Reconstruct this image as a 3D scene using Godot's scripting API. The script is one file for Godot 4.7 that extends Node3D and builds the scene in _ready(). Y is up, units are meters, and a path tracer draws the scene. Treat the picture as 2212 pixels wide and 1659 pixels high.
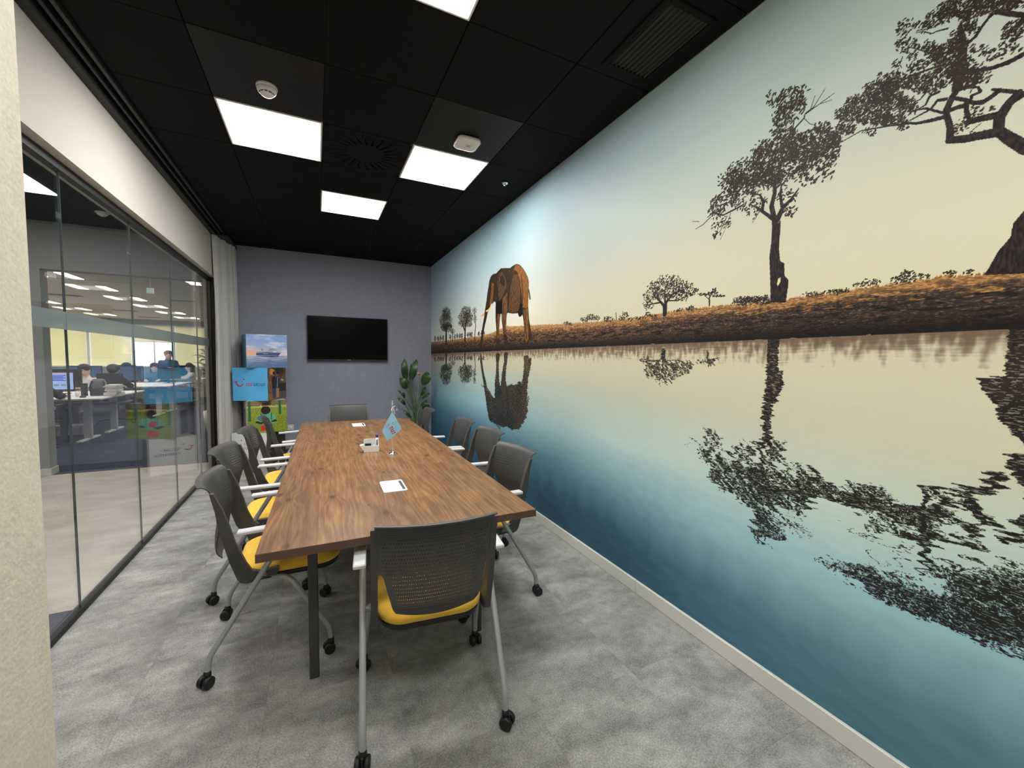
extends Node3D
# A meeting room beside a glass partition, with a corridor and an open-plan office beyond the glass.
# World: floor at y = 0, the room runs along -z, the mural wall is at x = XR, the glass at x = XL.

const XR := 1.7792      # mural wall
const XL := -1.208      # glass partition
const XS := -1.135      # face of the white soffit above the glass
const ZB := -6.8725     # back wall
const ZF := 1.7         # wall behind the camera
const HC := 3.0         # ceiling
const T := 0.6          # ceiling grid
const GX := 0.0675      # a grid line across x
const GZ := -3.076      # a grid line across z
const ZO := -6.73       # opening between corridor and office
const HO := 2.7         # office ceiling

var taken := {}
var M := {}
var rng := RandomNumberGenerator.new()

# ---------------------------------------------------------------- scene graph helpers
func numbered(called: String) -> String:
	var n: int = taken.get(called, 0)
	taken[called] = n + 1
	return called if n == 0 else "%s_%03d" % [called, n]

func tag(o: Node, label: String, category := "", group := "", kind := "") -> Node:
	if label: o.set_meta("label", label)
	if category: o.set_meta("category", category)
	if group: o.set_meta("group", group)
	if kind: o.set_meta("kind", kind)
	return o

func thing(called: String, label: String, category: String, at := Vector3.ZERO, turn := 0.0, group := "") -> Node3D:
	var o := Node3D.new()
	o.name = numbered(called)
	add_child(o)
	o.position = at
	o.rotation.y = turn
	tag(o, label, category, group)
	return o

func st_new() -> SurfaceTool:
	var st := SurfaceTool.new()
	st.begin(Mesh.PRIMITIVE_TRIANGLES)
	return st

func done(st: SurfaceTool) -> ArrayMesh:
	st.generate_normals()
	return st.commit()

func put(called: String, st, m: Material, parent: Node = null) -> MeshInstance3D:
	var o := MeshInstance3D.new()
	o.mesh = done(st) if st is SurfaceTool else st
	o.material_override = m
	if parent == null:
		o.name = numbered(called)
		add_child(o)
	else:
		o.name = called
		parent.add_child(o, true)
	return o

func struct(called: String, st, m: Material, label: String) -> MeshInstance3D:
	var o := put(called, st, m)
	tag(o, label, "", "", "structure")
	return o

func copy_of(o: Node3D, label: String, at: Vector3, turn: float) -> Node3D:
	var c: Node3D = o.duplicate()
	c.name = numbered(o.name)
	add_child(c)
	c.position = at
	c.rotation.y = turn
	if label: c.set_meta("label", label)
	return c

# ---------------------------------------------------------------- shape helpers
func flat(st: SurfaceTool) -> void: st.set_smooth_group(-1)
func smooth(st: SurfaceTool, g := 0) -> void: st.set_smooth_group(g)

# a convex polygon, turned so that it faces away from c
func face(st: SurfaceTool, p: Array, c: Vector3) -> void:
	var n: Vector3 = (p[1] - p[0]).cross(p[2] - p[0])
	var mid := Vector3.ZERO
	for q in p: mid += q
	mid /= p.size()
	var rev := n.dot(mid - c) > 0.0
	for i in range(1, p.size() - 1):
		st.add_vertex(p[0])
		st.add_vertex(p[i + 1] if rev else p[i])
		st.add_vertex(p[i] if rev else p[i + 1])

# box with chamfered edges: centre c, size s, chamfer b
func box(st: SurfaceTool, c: Vector3, s: Vector3, b := 0.0, bs := Basis()) -> void:
	flat(st)
	var h := s * 0.5
	b = minf(b, minf(h.x, minf(h.y, h.z)) * 0.98)
	var P := func(sg: Vector3, ax: int) -> Vector3:
		var v := Vector3.ZERO
		for k in 3: v[k] = sg[k] * (h[k] - (0.0 if k == ax or b <= 0.0 else b))
		return c + bs * v
	for ax in 3:
		var u := (ax + 1) % 3
		var w := (ax + 2) % 3
		for sg in [-1.0, 1.0]:
			var q := []
			for k in [[-1, -1], [1, -1], [1, 1], [-1, 1]]:
				var v := Vector3.ZERO
				v[ax] = sg; v[u] = k[0]; v[w] = k[1]
				q.append(P.call(v, ax))
			face(st, q, c)
		if b > 0.0:
			for su in [-1.0, 1.0]:
				for sw in [-1.0, 1.0]:
					var v0 := Vector3.ZERO
					var v1 := Vector3.ZERO
					v0[ax] = -1; v0[u] = su; v0[w] = sw
					v1[ax] = 1; v1[u] = su; v1[w] = sw
					face(st, [P.call(v0, u), P.call(v1, u), P.call(v1, w), P.call(v0, w)], c)
	if b > 0.0:
		for sx in [-1.0, 1.0]:
			for sy in [-1.0, 1.0]:
				for sz in [-1.0, 1.0]:
					var v := Vector3(sx, sy, sz)
					face(st, [P.call(v, 0), P.call(v, 1), P.call(v, 2)], c)

func box2(st: SurfaceTool, lo: Vector3, hi: Vector3, b := 0.0) -> void:
	box(st, (lo + hi) * 0.5, hi - lo, b)

func boxmesh(s: Vector3, b := 0.0) -> ArrayMesh:
	var st := st_new()
	box(st, Vector3.ZERO, s, b)
	return done(st)

# round tube along a path; r is one radius or a list of them
func tube(st: SurfaceTool, path: Array, r, n := 10, caps := true) -> void:
	var rings := []
	var up := Vector3.UP
	var first: Vector3 = (path[1] - path[0]).normalized()
	if absf(first.dot(up)) > 0.9: up = Vector3.RIGHT
	var side := first.cross(up).normalized()
	for i in path.size():
		var d: Vector3 = (path[mini(i + 1, path.size() - 1)] - path[maxi(i - 1, 0)]).normalized()
		side = (side - d * side.dot(d)).normalized()
		var up2 := side.cross(d)
		var rr: float = r[i] if r is Array else r
		var ring := []
		for k in n:
			var a := TAU * k / n
			ring.append(path[i] + (side * cos(a) + up2 * sin(a)) * rr)
		rings.append(ring)
	smooth(st)
	for i in path.size() - 1:
		for k in n:
			var k2 := (k + 1) % n
			face(st, [rings[i][k], rings[i][k2], rings[i + 1][k2], rings[i + 1][k]], (path[i] + path[i + 1]) * 0.5)
	if caps:
		flat(st)
		face(st, rings[0], path[1])
		face(st, rings[-1], path[-2])

# rounded path through corner points
func bent(pts: Array, r := 0.03, n := 4) -> Array:
	var out := [pts[0]]
	for i in range(1, pts.size() - 1):
		var a: Vector3 = (pts[i - 1] - pts[i])
		var b: Vector3 = (pts[i + 1] - pts[i])
		var k := minf(r, minf(a.length(), b.length()) * 0.45)
		var p0: Vector3 = pts[i] + a.normalized() * k
		var p1: Vector3 = pts[i] + b.normalized() * k
		for j in n + 1:
			var t := float(j) / n
			out.append(p0.lerp(pts[i], t).lerp((pts[i] as Vector3).lerp(p1, t), t))
	out.append(pts[-1])
	return out

# surface of revolution about the y axis of xf; profile of (radius, height)
func lathe(st: SurfaceTool, prof: Array, n := 20, xf := Transform3D(), soft := true) -> void:
	if soft: smooth(st)
	else: flat(st)
	for i in prof.size() - 1:
		var a: Vector2 = prof[i]
		var b: Vector2 = prof[i + 1]
		for k in n:
			var t0 := TAU * k / n
			var t1 := TAU * (k + 1) / n
			var q := []
			for e in [[a, t0], [a, t1], [b, t1], [b, t0]]:
				var p: Vector3 = xf * Vector3(e[0].x * cos(e[1]), e[0].y, e[0].x * sin(e[1]))
				if q.is_empty() or (q[-1] as Vector3).distance_to(p) > 1e-6: q.append(p)
			if q.size() > 3 and (q[0] as Vector3).distance_to(q[-1]) < 1e-6: q.pop_back()
			if q.size() < 3: continue
			# outward side: right of the profile's direction
			var d := (b - a).normalized()
			var tm := (t0 + t1) * 0.5
			var nrm: Vector3 = xf.basis * Vector3(d.y * cos(tm), -d.x, d.y * sin(tm))
			var mid := Vector3.ZERO
			for p in q: mid += p
			face(st, q, mid / q.size() - nrm)

# flat outline (Vector2 list) pushed through depth along local z of xf
func prism(st: SurfaceTool, outline: Array, depth: float, xf := Transform3D()) -> void:
	flat(st)
	var pts := PackedVector2Array(outline)
	var tri := Geometry2D.triangulate_polygon(pts)
	var hz := depth * 0.5
	var area := 0.0
	for i in pts.size(): area += pts[i].cross(pts[(i + 1) % pts.size()])
	for i in range(0, tri.size(), 3):
		var a := pts[tri[i]]
		var b := pts[tri[i + 1]]
		var c := pts[tri[i + 2]]
		for z in [hz, -hz]:
			var q := [xf * Vector3(a.x, a.y, z), xf * Vector3(b.x, b.y, z), xf * Vector3(c.x, c.y, z)]
			face(st, q, (q[0] + q[1] + q[2]) / 3.0 - xf.basis * Vector3(0, 0, z))
	for i in pts.size():
		var a := pts[i]
		var b := pts[(i + 1) % pts.size()]
		var e := (b - a).normalized()
		var nn := Vector2(e.y, -e.x) * (1.0 if area > 0.0 else -1.0)
		var q := [xf * Vector3(a.x, a.y, hz), xf * Vector3(b.x, b.y, hz), xf * Vector3(b.x, b.y, -hz), xf * Vector3(a.x, a.y, -hz)]
		face(st, q, (q[0] + q[2]) * 0.5 - xf.basis * Vector3(nn.x, nn.y, 0))

# a closed outline in the xz plane, stacked in rings [inset, y]; inset scales towards the centre
func rings(st: SurfaceTool, outline: Array, levels: Array, c := Vector3.ZERO) -> void:
	smooth(st)
	var size := 0.0
	for p in outline: size = maxf(size, p.length())
	var rr := []
	for l in levels:
		var ring := []
		for p in outline:
			var q: Vector2 = p - p.normalized() * l[0]
			ring.append(c + Vector3(q.x, l[1], q.y))
		rr.append(ring)
	var n := outline.size()
	for i in levels.size() - 1:
		var mid := c + Vector3(0, (levels[i][1] + levels[i + 1][1]) * 0.5, 0)
		var lid: bool = absf(levels[i][1] - levels[i + 1][1]) < 0.012
		for k in n:
			var k2 := (k + 1) % n
			var q := [rr[i][k], rr[i][k2], rr[i + 1][k2], rr[i + 1][k]]
			var away := mid
			if lid and levels[i + 1][0] > levels[i][0]: away = (q[0] + q[2]) * 0.5 - Vector3(0, 1, 0)
			elif lid and levels[i + 1][0] < levels[i][0]: away = (q[0] + q[2]) * 0.5 + Vector3(0, 1, 0)
			face(st, q, away)
	face(st, rr[0], c + Vector3(0, levels[0][1] + 1.0, 0))
	face(st, rr[-1], c + Vector3(0, levels[-1][1] - 1.0, 0))

func round_rect(hx: float, hz: float, r: float, n := 5) -> Array:
	var out := []
	for q in 4:
		var cx: float = [1, -1, -1, 1][q] * (hx - r)
		var cz: float = [1, 1, -1, -1][q] * (hz - r)
		for k in n + 1:
			var a := PI * 0.5 * (q + float(k) / n)
			out.append(Vector2(cx + r * cos(a), cz + r * sin(a)))
	return out

# quad with texture coordinates, facing n
func quad_uv(st: SurfaceTool, p: Array, uv: Array, n: Vector3) -> void:
	flat(st)
	var rev: bool = (p[1] - p[0]).cross(p[2] - p[0]).dot(n) > 0.0
	for t in [[0, 1, 2], [0, 2, 3]]:
		var o: Array = [t[0], t[2], t[1]] if rev else t
		for k in o:
			st.set_uv(uv[k])
			st.add_vertex(p[k])

func text_mesh(words: String, height: float, bold := false, depth := 0.001) -> TextMesh:
	var t := TextMesh.new()
	var f := SystemFont.new()
	f.font_names = PackedStringArray(["Droid Sans"])
	if bold: f.font_weight = 700
	t.font = f
	t.font_size = 64
	t.text = words
	t.depth = depth
	t.pixel_size = height / 46.0
	t.horizontal_alignment = HORIZONTAL_ALIGNMENT_LEFT
	t.vertical_alignment = VERTICAL_ALIGNMENT_CENTER
	t.curve_step = 2.0
	return t

# ---------------------------------------------------------------- materials
func col(r: int, g: int, b: int) -> Color: return Color(r / 255.0, g / 255.0, b / 255.0)

func mat(c: Color, rough := 0.6, metal := 0.0, spec := 0.5) -> StandardMaterial3D:
	var m := StandardMaterial3D.new()
	m.albedo_color = c
	m.roughness = rough
	m.metallic = metal
	m.metallic_specular = spec
	return m

func glow(c: Color, energy: float) -> StandardMaterial3D:
	var m := mat(c, 0.5)
	m.emission_enabled = true
	m.emission = c
	m.emission_energy_multiplier = energy
	return m

func noise(sd: int, freq: float, oct := 3, kind := FastNoiseLite.TYPE_SIMPLEX_SMOOTH) -> FastNoiseLite:
	var n := FastNoiseLite.new()
	n.seed = sd
	n.noise_type = kind
	n.frequency = freq
	n.fractal_octaves = oct
	return n

func tex(d: PackedByteArray, w: int, h: int, fmt := Image.FORMAT_RGB8) -> ImageTexture:
	return ImageTexture.create_from_image(Image.create_from_data(w, h, false, fmt, d))

# seamless grey noise as bytes
func grey(sd: int, freq: float, w: int, h: int, oct := 3) -> PackedByteArray:
	var im := noise(sd, freq, oct).get_seamless_image(w, h)
	im.convert(Image.FORMAT_L8)
	return im.get_data()

# streaks: seamless noise stretched along x by k
func streaks(sd: int, freq: float, w: int, h: int, k: int, oct := 3) -> PackedByteArray:
	var im := noise(sd, freq, oct).get_seamless_image(w / k, h)
	im.convert(Image.FORMAT_L8)
	im.resize(w, h, Image.INTERPOLATE_CUBIC)
	return im.get_data()

func height_tex(sd: int, freq: float, n: int, oct := 3) -> ImageTexture:
	return tex(grey(sd, freq, n, n, oct), n, n, Image.FORMAT_L8)

# a colour that varies with seamless noises: list of [bytes, amount], amounts in parts of 255
func mottled(base: Vector3, layers: Array, n: int) -> ImageTexture:
	var d := PackedByteArray()
	d.resize(n * n * 3)
	var k := 0
	for i in n * n:
		var v := 0.0
		for l in layers: v += (l[0][i] / 127.5 - 1.0) * l[1]
		d[k] = clampi(int(base.x + v), 0, 255)
		d[k + 1] = clampi(int(base.y + v), 0, 255)
		d[k + 2] = clampi(int(base.z + v), 0, 255)
		k += 3
	return tex(d, n, n)

func triplanar(m: StandardMaterial3D, per_metre: float) -> StandardMaterial3D:
	m.uv1_triplanar = true
	m.uv1_world_triplanar = true
	m.uv1_scale = Vector3.ONE * per_metre
	return m

func panel_light(at: Vector3, size: Vector2, energy: float, c: Color, parent: Node) -> void:
	var l := AreaLight3D.new()
	l.area_size = size
	l.area_normalize_energy = true
	l.light_energy = energy
	l.light_color = c
	l.shadow_enabled = true
	l.set("area_range", 30.0)
	l.name = "light"
	parent.add_child(l, true)
	l.position = at
	l.rotation_degrees = Vector3(-90, 0, 0)

func carpet_texture(n: int, base: Vector3, soft: float, grain: float) -> ImageTexture:
	return mottled(base, [[streaks(11, 0.010, n, n, 2, 4), soft], [grey(12, 0.03, n, n, 3), soft * 0.5], [grey(13, 0.22, n, n, 2), grain]], n)

func make_materials() -> void:
	M.ceiling = mat(col(27, 26, 26), 0.75, 0.0, 0.2)
	M.black = mat(col(20, 20, 21), 0.5)
	M.soffit = mat(col(196, 191, 180), 0.8, 0.0, 0.3)
	M.white = mat(col(232, 231, 226), 0.45)
	M.base = mat(col(208, 208, 198), 0.4)
	M.pad = mat(col(204, 204, 206), 0.4)
	M.silver = mat(col(178, 180, 183), 0.4, 0.4)
	M.chrome = mat(col(235, 232, 226), 0.08, 1.0)
	M.plastic = mat(col(66, 65, 64), 0.5)
	M.rubber = mat(col(24, 24, 25), 0.45)
	M.steel = mat(col(70, 69, 69), 0.5, 0.25)
	M.red = mat(col(206, 32, 52), 0.5)
	M.ink = mat(col(38, 50, 92), 0.5)
	M.seat = triplanar(mat(Color.WHITE, 0.9), 3.0)
	M.seat.albedo_texture = mottled(Vector3(242, 192, 66), [[grey(21, 0.02, 256, 256), 4.0], [grey(22, 0.3, 256, 256, 1), 8.0]], 256)
	M.seat.rim_enabled = true
	M.seat.rim = 0.3
	M.carpet = mat(Color.WHITE, 0.95, 0.0, 0.2)
	M.carpet.albedo_texture = carpet_texture(1024, Vector3(147, 146, 143), 22.0, 26.0)
	M.carpet.heightmap_enabled = true
	M.carpet.heightmap_texture = height_tex(14, 0.25, 512, 2)
	M.carpet.heightmap_scale = 0.15
	M.backwall = triplanar(mat(Color.WHITE, 0.85, 0.0, 0.3), 1.6)
	M.backwall.albedo_texture = mottled(Vector3(144, 146, 158), [[grey(31, 0.012, 512, 512), 4.0], [grey(32, 0.12, 512, 512, 2), 10.0], [streaks(33, 0.2, 512, 512, 4, 1), 6.0]], 512)
	M.backwall.heightmap_enabled = true
	M.backwall.heightmap_texture = height_tex(34, 0.15, 512, 2)
	M.backwall.heightmap_scale = 0.12
	M.stucco = triplanar(mat(Color.WHITE, 0.85, 0.0, 0.3), 2.2)
	M.stucco.albedo_texture = mottled(Vector3(212, 203, 184), [[grey(41, 0.02, 512, 512), 5.0], [grey(42, 0.09, 512, 512, 3), 8.0]], 512)
	M.stucco.heightmap_enabled = true
	M.stucco.heightmap_texture = height_tex(43, 0.06, 512, 3)
	M.stucco.heightmap_scale = 0.05
	M.glass = StandardMaterial3D.new()
	M.glass.transparency = BaseMaterial3D.TRANSPARENCY_ALPHA
	M.glass.albedo_color = Color(0.5, 0.56, 0.56, 0.012)
	M.glass.roughness = 0.0
	M.glass_edge = mat(col(70, 80, 79), 0.3)
	M.film = StandardMaterial3D.new()
	M.film.transparency = BaseMaterial3D.TRANSPARENCY_ALPHA
	M.film.albedo_color = Color(0.42, 0.46, 0.46, 0.72)
	M.film.roughness = 0.7
	M.curtain = triplanar(mat(Color.WHITE, 0.9, 0.0, 0.2), 2.0)
	M.curtain.albedo_texture = mottled(Vector3(190, 187, 183), [[grey(51, 0.2, 256, 256, 2), 9.0]], 256)
	M.panel = glow(Color(1.0, 0.99, 0.97), 3.0)

# ---------------------------------------------------------------- everything, in order
const LAMP := 3.0

func _ready() -> void:
	var cam := Camera3D.new()
	cam.name = "camera"
	cam.fov = 86.804
	cam.near = 0.05
	cam.far = 200.0
	add_child(cam)
	cam.position = Vector3(0, 1.4312, 0)
	cam.rotation = Vector3(-0.0573, -0.4501, 0.0105)
	cam.current = true
	var sky := ProceduralSkyMaterial.new()
	sky.sky_top_color = Color(0.74, 0.80, 0.88)
	sky.sky_horizon_color = Color(0.93, 0.93, 0.92)
	sky.ground_horizon_color = Color(0.72, 0.74, 0.72)
	sky.ground_bottom_color = Color(0.40, 0.42, 0.38)
	sky.energy_multiplier = 6.5
	var env := Environment.new()
	env.background_mode = Environment.BG_SKY
	env.sky = Sky.new()
	env.sky.sky_material = sky
	env.tonemap_mode = Environment.TONE_MAPPER_LINEAR
	env.tonemap_exposure = 1.0
	env.sdfgi_enabled = true
	env.ssao_enabled = true
	env.ssil_enabled = true
	var we := WorldEnvironment.new()
	we.name = "environment"
	we.environment = env
	add_child(we)
	make_materials()
	build_walls()
	build_floor()
	build_ceiling()
	build_mural()
	build_glass()
	build_corridor()
	build_office()
	build_table()
	build_chairs()
	build_television()
	build_curtain()
	build_cubes()
	build_plant()
	build_ceiling_things()
	build_table_things()
	build_people()

# ---------------------------------------------------------------- the room
func build_floor() -> void:
	var slab := st_new()
	box2(slab, Vector3(XL - 0.05, -0.12, ZB - 0.15), Vector3(XR + 0.2, -0.006, ZF + 0.15))
	var f := struct("floor", slab, M.steel, "light grey mottled carpet tiles in the meeting room")
	var variants := []
	rng.seed = 7
	var S := 0.5
	for v in 8:
		var st := st_new()
		var off := Vector2(rng.randf(), rng.randf())
		var h := S * 0.5 - 0.0003
		var uv := func(x: float, z: float) -> Vector2: return off + Vector2(x, z) / 2.0
		quad_uv(st, [Vector3(-h, 0, -h), Vector3(h, 0, -h), Vector3(h, 0, h), Vector3(-h, 0, h)], [uv.call(-h, -h), uv.call(h, -h), uv.call(h, h), uv.call(-h, h)], Vector3.UP)
		for k in 4:
			var a := [Vector3(-h, 0, -h), Vector3(h, 0, -h), Vector3(h, 0, h), Vector3(-h, 0, h)]
			var p: Vector3 = a[k]
			var q: Vector3 = a[(k + 1) % 4]
			quad_uv(st, [p, q, q - Vector3(0, 0.006, 0), p - Vector3(0, 0.006, 0)], [off, off, off, off], p + q)
		variants.append(done(st))
	var nz := int(ceil((ZF - ZB) / S))
	for j in nz:
		for i in 6:
			var o := put("carpet_tile", variants[rng.randi() % 8], M.carpet, f)
			o.position = Vector3(XL + S * (i + 0.5), 0, ZB + S * (j + 0.5))

func build_ceiling() -> void:
	var slab := st_new()
	box2(slab, Vector3(XL - 0.1, HC + 0.02, ZB - 0.15), Vector3(XR + 0.2, HC + 0.15, ZF + 0.15))
	var c := struct("ceiling", slab, M.black, "black ceiling of square panels")
	var lights := {"-1,0": 1, "1,0": 1, "0,2": 1, "0,-3": 1, "0,0": 2, "0,-6": 1}
	rng.seed = 9
	var glossy := mat(col(30, 29, 28), 0.5, 0.0, 0.35)
	for i in range(-2, 3):
		for j in range(-8, 7):
			if lights.has("%d,%d" % [i, j]): continue
			var x0 := maxf(GX + i * T, -1.0)
			var x1 := minf(GX + i * T + T, XR)
			var z1 := minf(GZ - j * T, ZF)
			var z0 := maxf(GZ - j * T - T, ZB)
			if x1 - x0 < 0.02 or z1 - z0 < 0.02: continue
			var st := st_new()
			var g := 0.0025
			box2(st, Vector3(x0 + g, HC, z0 + g), Vector3(x1 - g, HC + 0.018, z1 - g), 0.002)
			var o := put("ceiling_panel", st, glossy if (i == -1 or i == 1) and j == -1 else M.ceiling, c)
			o.position.y = 0.002 * rng.randf()
	var k := 0
	for key in lights:
		if lights[key] != 1: continue
		var p: PackedStringArray = key.split(",")
		var at := Vector3(GX + (int(p[0]) + 0.5) * T, HC, GZ - (int(p[1]) + 0.5) * T)
		ceiling_light(at, ["square white ceiling light beside the round smoke detector", "square white ceiling light beside the white wireless access point", "square white ceiling light closest to the television wall", "square white ceiling light beside the slatted air grille", "square ceiling light behind the room's entrance side", "square ceiling light over the entrance by the mural"][k])
		k += 1
	swirl_diffuser(Vector3(GX + 0.5 * T, HC, GZ - 0.5 * T))

func ceiling_light(at: Vector3, label: String) -> void:
	var t := thing("ceiling_light", label, "light", at, 0.0, "square ceiling lights")
	var fr := st_new()
	var o := 0.297
	var w := 0.012
	for s in [-1.0, 1.0]:
		box(fr, Vector3(0, 0.006, s * (o - w / 2)), Vector3(o * 2, 0.016, w), 0.002)
		box(fr, Vector3(s * (o - w / 2), 0.006, 0), Vector3(w, 0.016, o * 2 - w * 2), 0.002)
	put("frame", fr, M.white, t)
	var df := st_new()
	box(df, Vector3(0, 0.012, 0), Vector3(o * 2 - w * 2, 0.006, o * 2 - w * 2))
	put("diffuser", df, M.panel, t)
	panel_light(Vector3(0, 0.006, 0), Vector2(o * 2 - w * 2, o * 2 - w * 2), LAMP, Color(1.0, 1.0, 0.995), t)

func swirl_diffuser(at: Vector3) -> void:
	var t := thing("air_diffuser", "black square ceiling air diffuser with a ring of radial slots", "air vent", at)
	var R1 := 0.135
	var R2 := 0.275
	var st := st_new()
	var n := 24
	flat(st)
	# face plate with slots cut through: wedge strips between slots
	var E := 0.2965
	var edge := func(a: float) -> Vector3:
		var d := Vector3(cos(a), 0, sin(a))
		return d * (E / maxf(absf(d.x), absf(d.z)))
	for k in n:
		var a0 := TAU * k / n
		var a1 := TAU * (k + 0.34) / n
		var a2 := TAU * (k + 1) / n
		var tw := 0.12
		var P := func(r: float, a: float) -> Vector3: return Vector3(cos(a + tw * (r - R1) / (R2 - R1)) * r, 0, sin(a + tw * (r - R1) / (R2 - R1)) * r)
		face(st, [P.call(R1, a1), P.call(R1, a2), P.call(R2, a2), P.call(R2, a1)], Vector3(0, 1, 0))
		face(st, [Vector3.ZERO, P.call(R1, a0), P.call(R1, a1)], Vector3(0, 1, 0))
		face(st, [Vector3.ZERO, P.call(R1, a1), P.call(R1, a2)], Vector3(0, 1, 0))
		for q in [[a0 + tw, a1 + tw], [a1 + tw, a2 + tw]]:
			face(st, [Vector3(cos(q[0]), 0, sin(q[0])) * R2, Vector3(cos(q[1]), 0, sin(q[1])) * R2, edge.call(q[1]), edge.call(q[0])], Vector3(0, 1, 0))
	put("face_plate", st, M.ceiling, t)
	var fin := st_new()
	for k in n:
		var a := TAU * (k + 0.34) / n + 0.06
		var d := Vector3(cos(a), 0, sin(a))
		box(fin, d * (R1 + R2) * 0.5 + Vector3(0, 0.012, 0), Vector3(R2 - R1, 0.02, 0.003), 0.0, Basis(Vector3.UP, -a))
	tag(put("vanes", fin, M.black, t), "", "", "", "stuff")
	var bx := st_new()
	box2(bx, Vector3(-E, 0.05, -E), Vector3(E, 0.06, E))
	put("plenum", bx, M.black, t)

func build_ceiling_things() -> void:
	# slatted air grille near the mural wall
	var t := thing("air_grille", "black rectangular ceiling air grille with long slats", "air vent", Vector3(1.535, HC, -1.585))
	var hx := 0.125
	var hz := 0.20
	var fr := st_new()
	for s in [-1.0, 1.0]:
		box(fr, Vector3(s * (hx + 0.015), -0.005, 0), Vector3(0.03, 0.012, hz * 2 + 0.06), 0.003)
		box(fr, Vector3(0, -0.005, s * (hz + 0.015)), Vector3(hx * 2, 0.012, 0.03), 0.003)
	put("frame", fr, M.ceiling, t)
	for k in 9:
		var st := st_new()
		box(st, Vector3(-hx + 0.0139 + k * 0.0278, -0.004, 0), Vector3(0.004, 0.016, hz * 2), 0.001, Basis(Vector3.BACK, 0.5))
		put("slat", st, mat(col(44, 43, 43), 0.5), t)
	var dk := st_new()
	box(dk, Vector3(0, -0.0005, 0), Vector3(hx * 2, 0.001, hz * 2))
	put("backing", dk, M.black, t)
	# smoke detector
	t = thing("smoke_detector", "round white smoke detector on the black ceiling", "smoke detector", Vector3(-0.231, HC, -2.826))
	var st := st_new()
	lathe(st, [Vector2(0.0, 0.0), Vector2(0.055, 0.0), Vector2(0.055, -0.012), Vector2(0.052, -0.016)], 28)
	put("base", st, M.white, t)
	st = st_new()
	lathe(st, [Vector2(0.05, -0.016), Vector2(0.05, -0.026), Vector2(0.046, -0.034), Vector2(0.03, -0.05), Vector2(0.012, -0.054), Vector2(0.0, -0.054)], 28)
	put("head", st, M.white, t)
	for k in 5:
		var a := 0.5 + k * 0.55
		st = st_new()
		box(st, Vector3(cos(a) * 0.0385, -0.0425, sin(a) * 0.0385), Vector3(0.004, 0.007, 0.015), 0.0, Basis(Vector3.UP, -a) * Basis(Vector3.BACK, 0.75))
		put("slot", st, M.black, t)
	# access point
	t = thing("access_point", "white rounded wireless access point on the black ceiling", "access point", Vector3(1.0, HC, -2.851))
	st = st_new()
	rings(st, round_rect(0.085, 0.085, 0.04, 6), [[0.03, -0.036], [0.008, -0.034], [0.0, -0.026], [0.003, -0.010], [0.03, 0.0]])
	put("body", st, M.white, t)
	for k in 2:
		st = st_new()
		box(st, Vector3(0.008, -0.0365, -0.006 + 0.014 * k), Vector3(0.034, 0.001, 0.004))
		put("mark", st, M.steel, t)
	# sprinkler
	t = thing("sprinkler", "small chrome sprinkler head in the black ceiling", "sprinkler", Vector3(1.531, HC, -3.353))
	st = st_new()
	lathe(st, [Vector2(0.0, 0.0), Vector2(0.028, 0.0), Vector2(0.03, -0.006), Vector2(0.02, -0.012), Vector2(0.008, -0.014), Vector2(0.0, -0.014)], 18)
	put("cover_plate", st, M.chrome, t)
	st = st_new()
	lathe(st, [Vector2(0.0, -0.013), Vector2(0.006, -0.013), Vector2(0.006, -0.024), Vector2(0.012, -0.026), Vector2(0.0, -0.027)], 12)
	put("nozzle", st, M.chrome, t)

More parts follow.
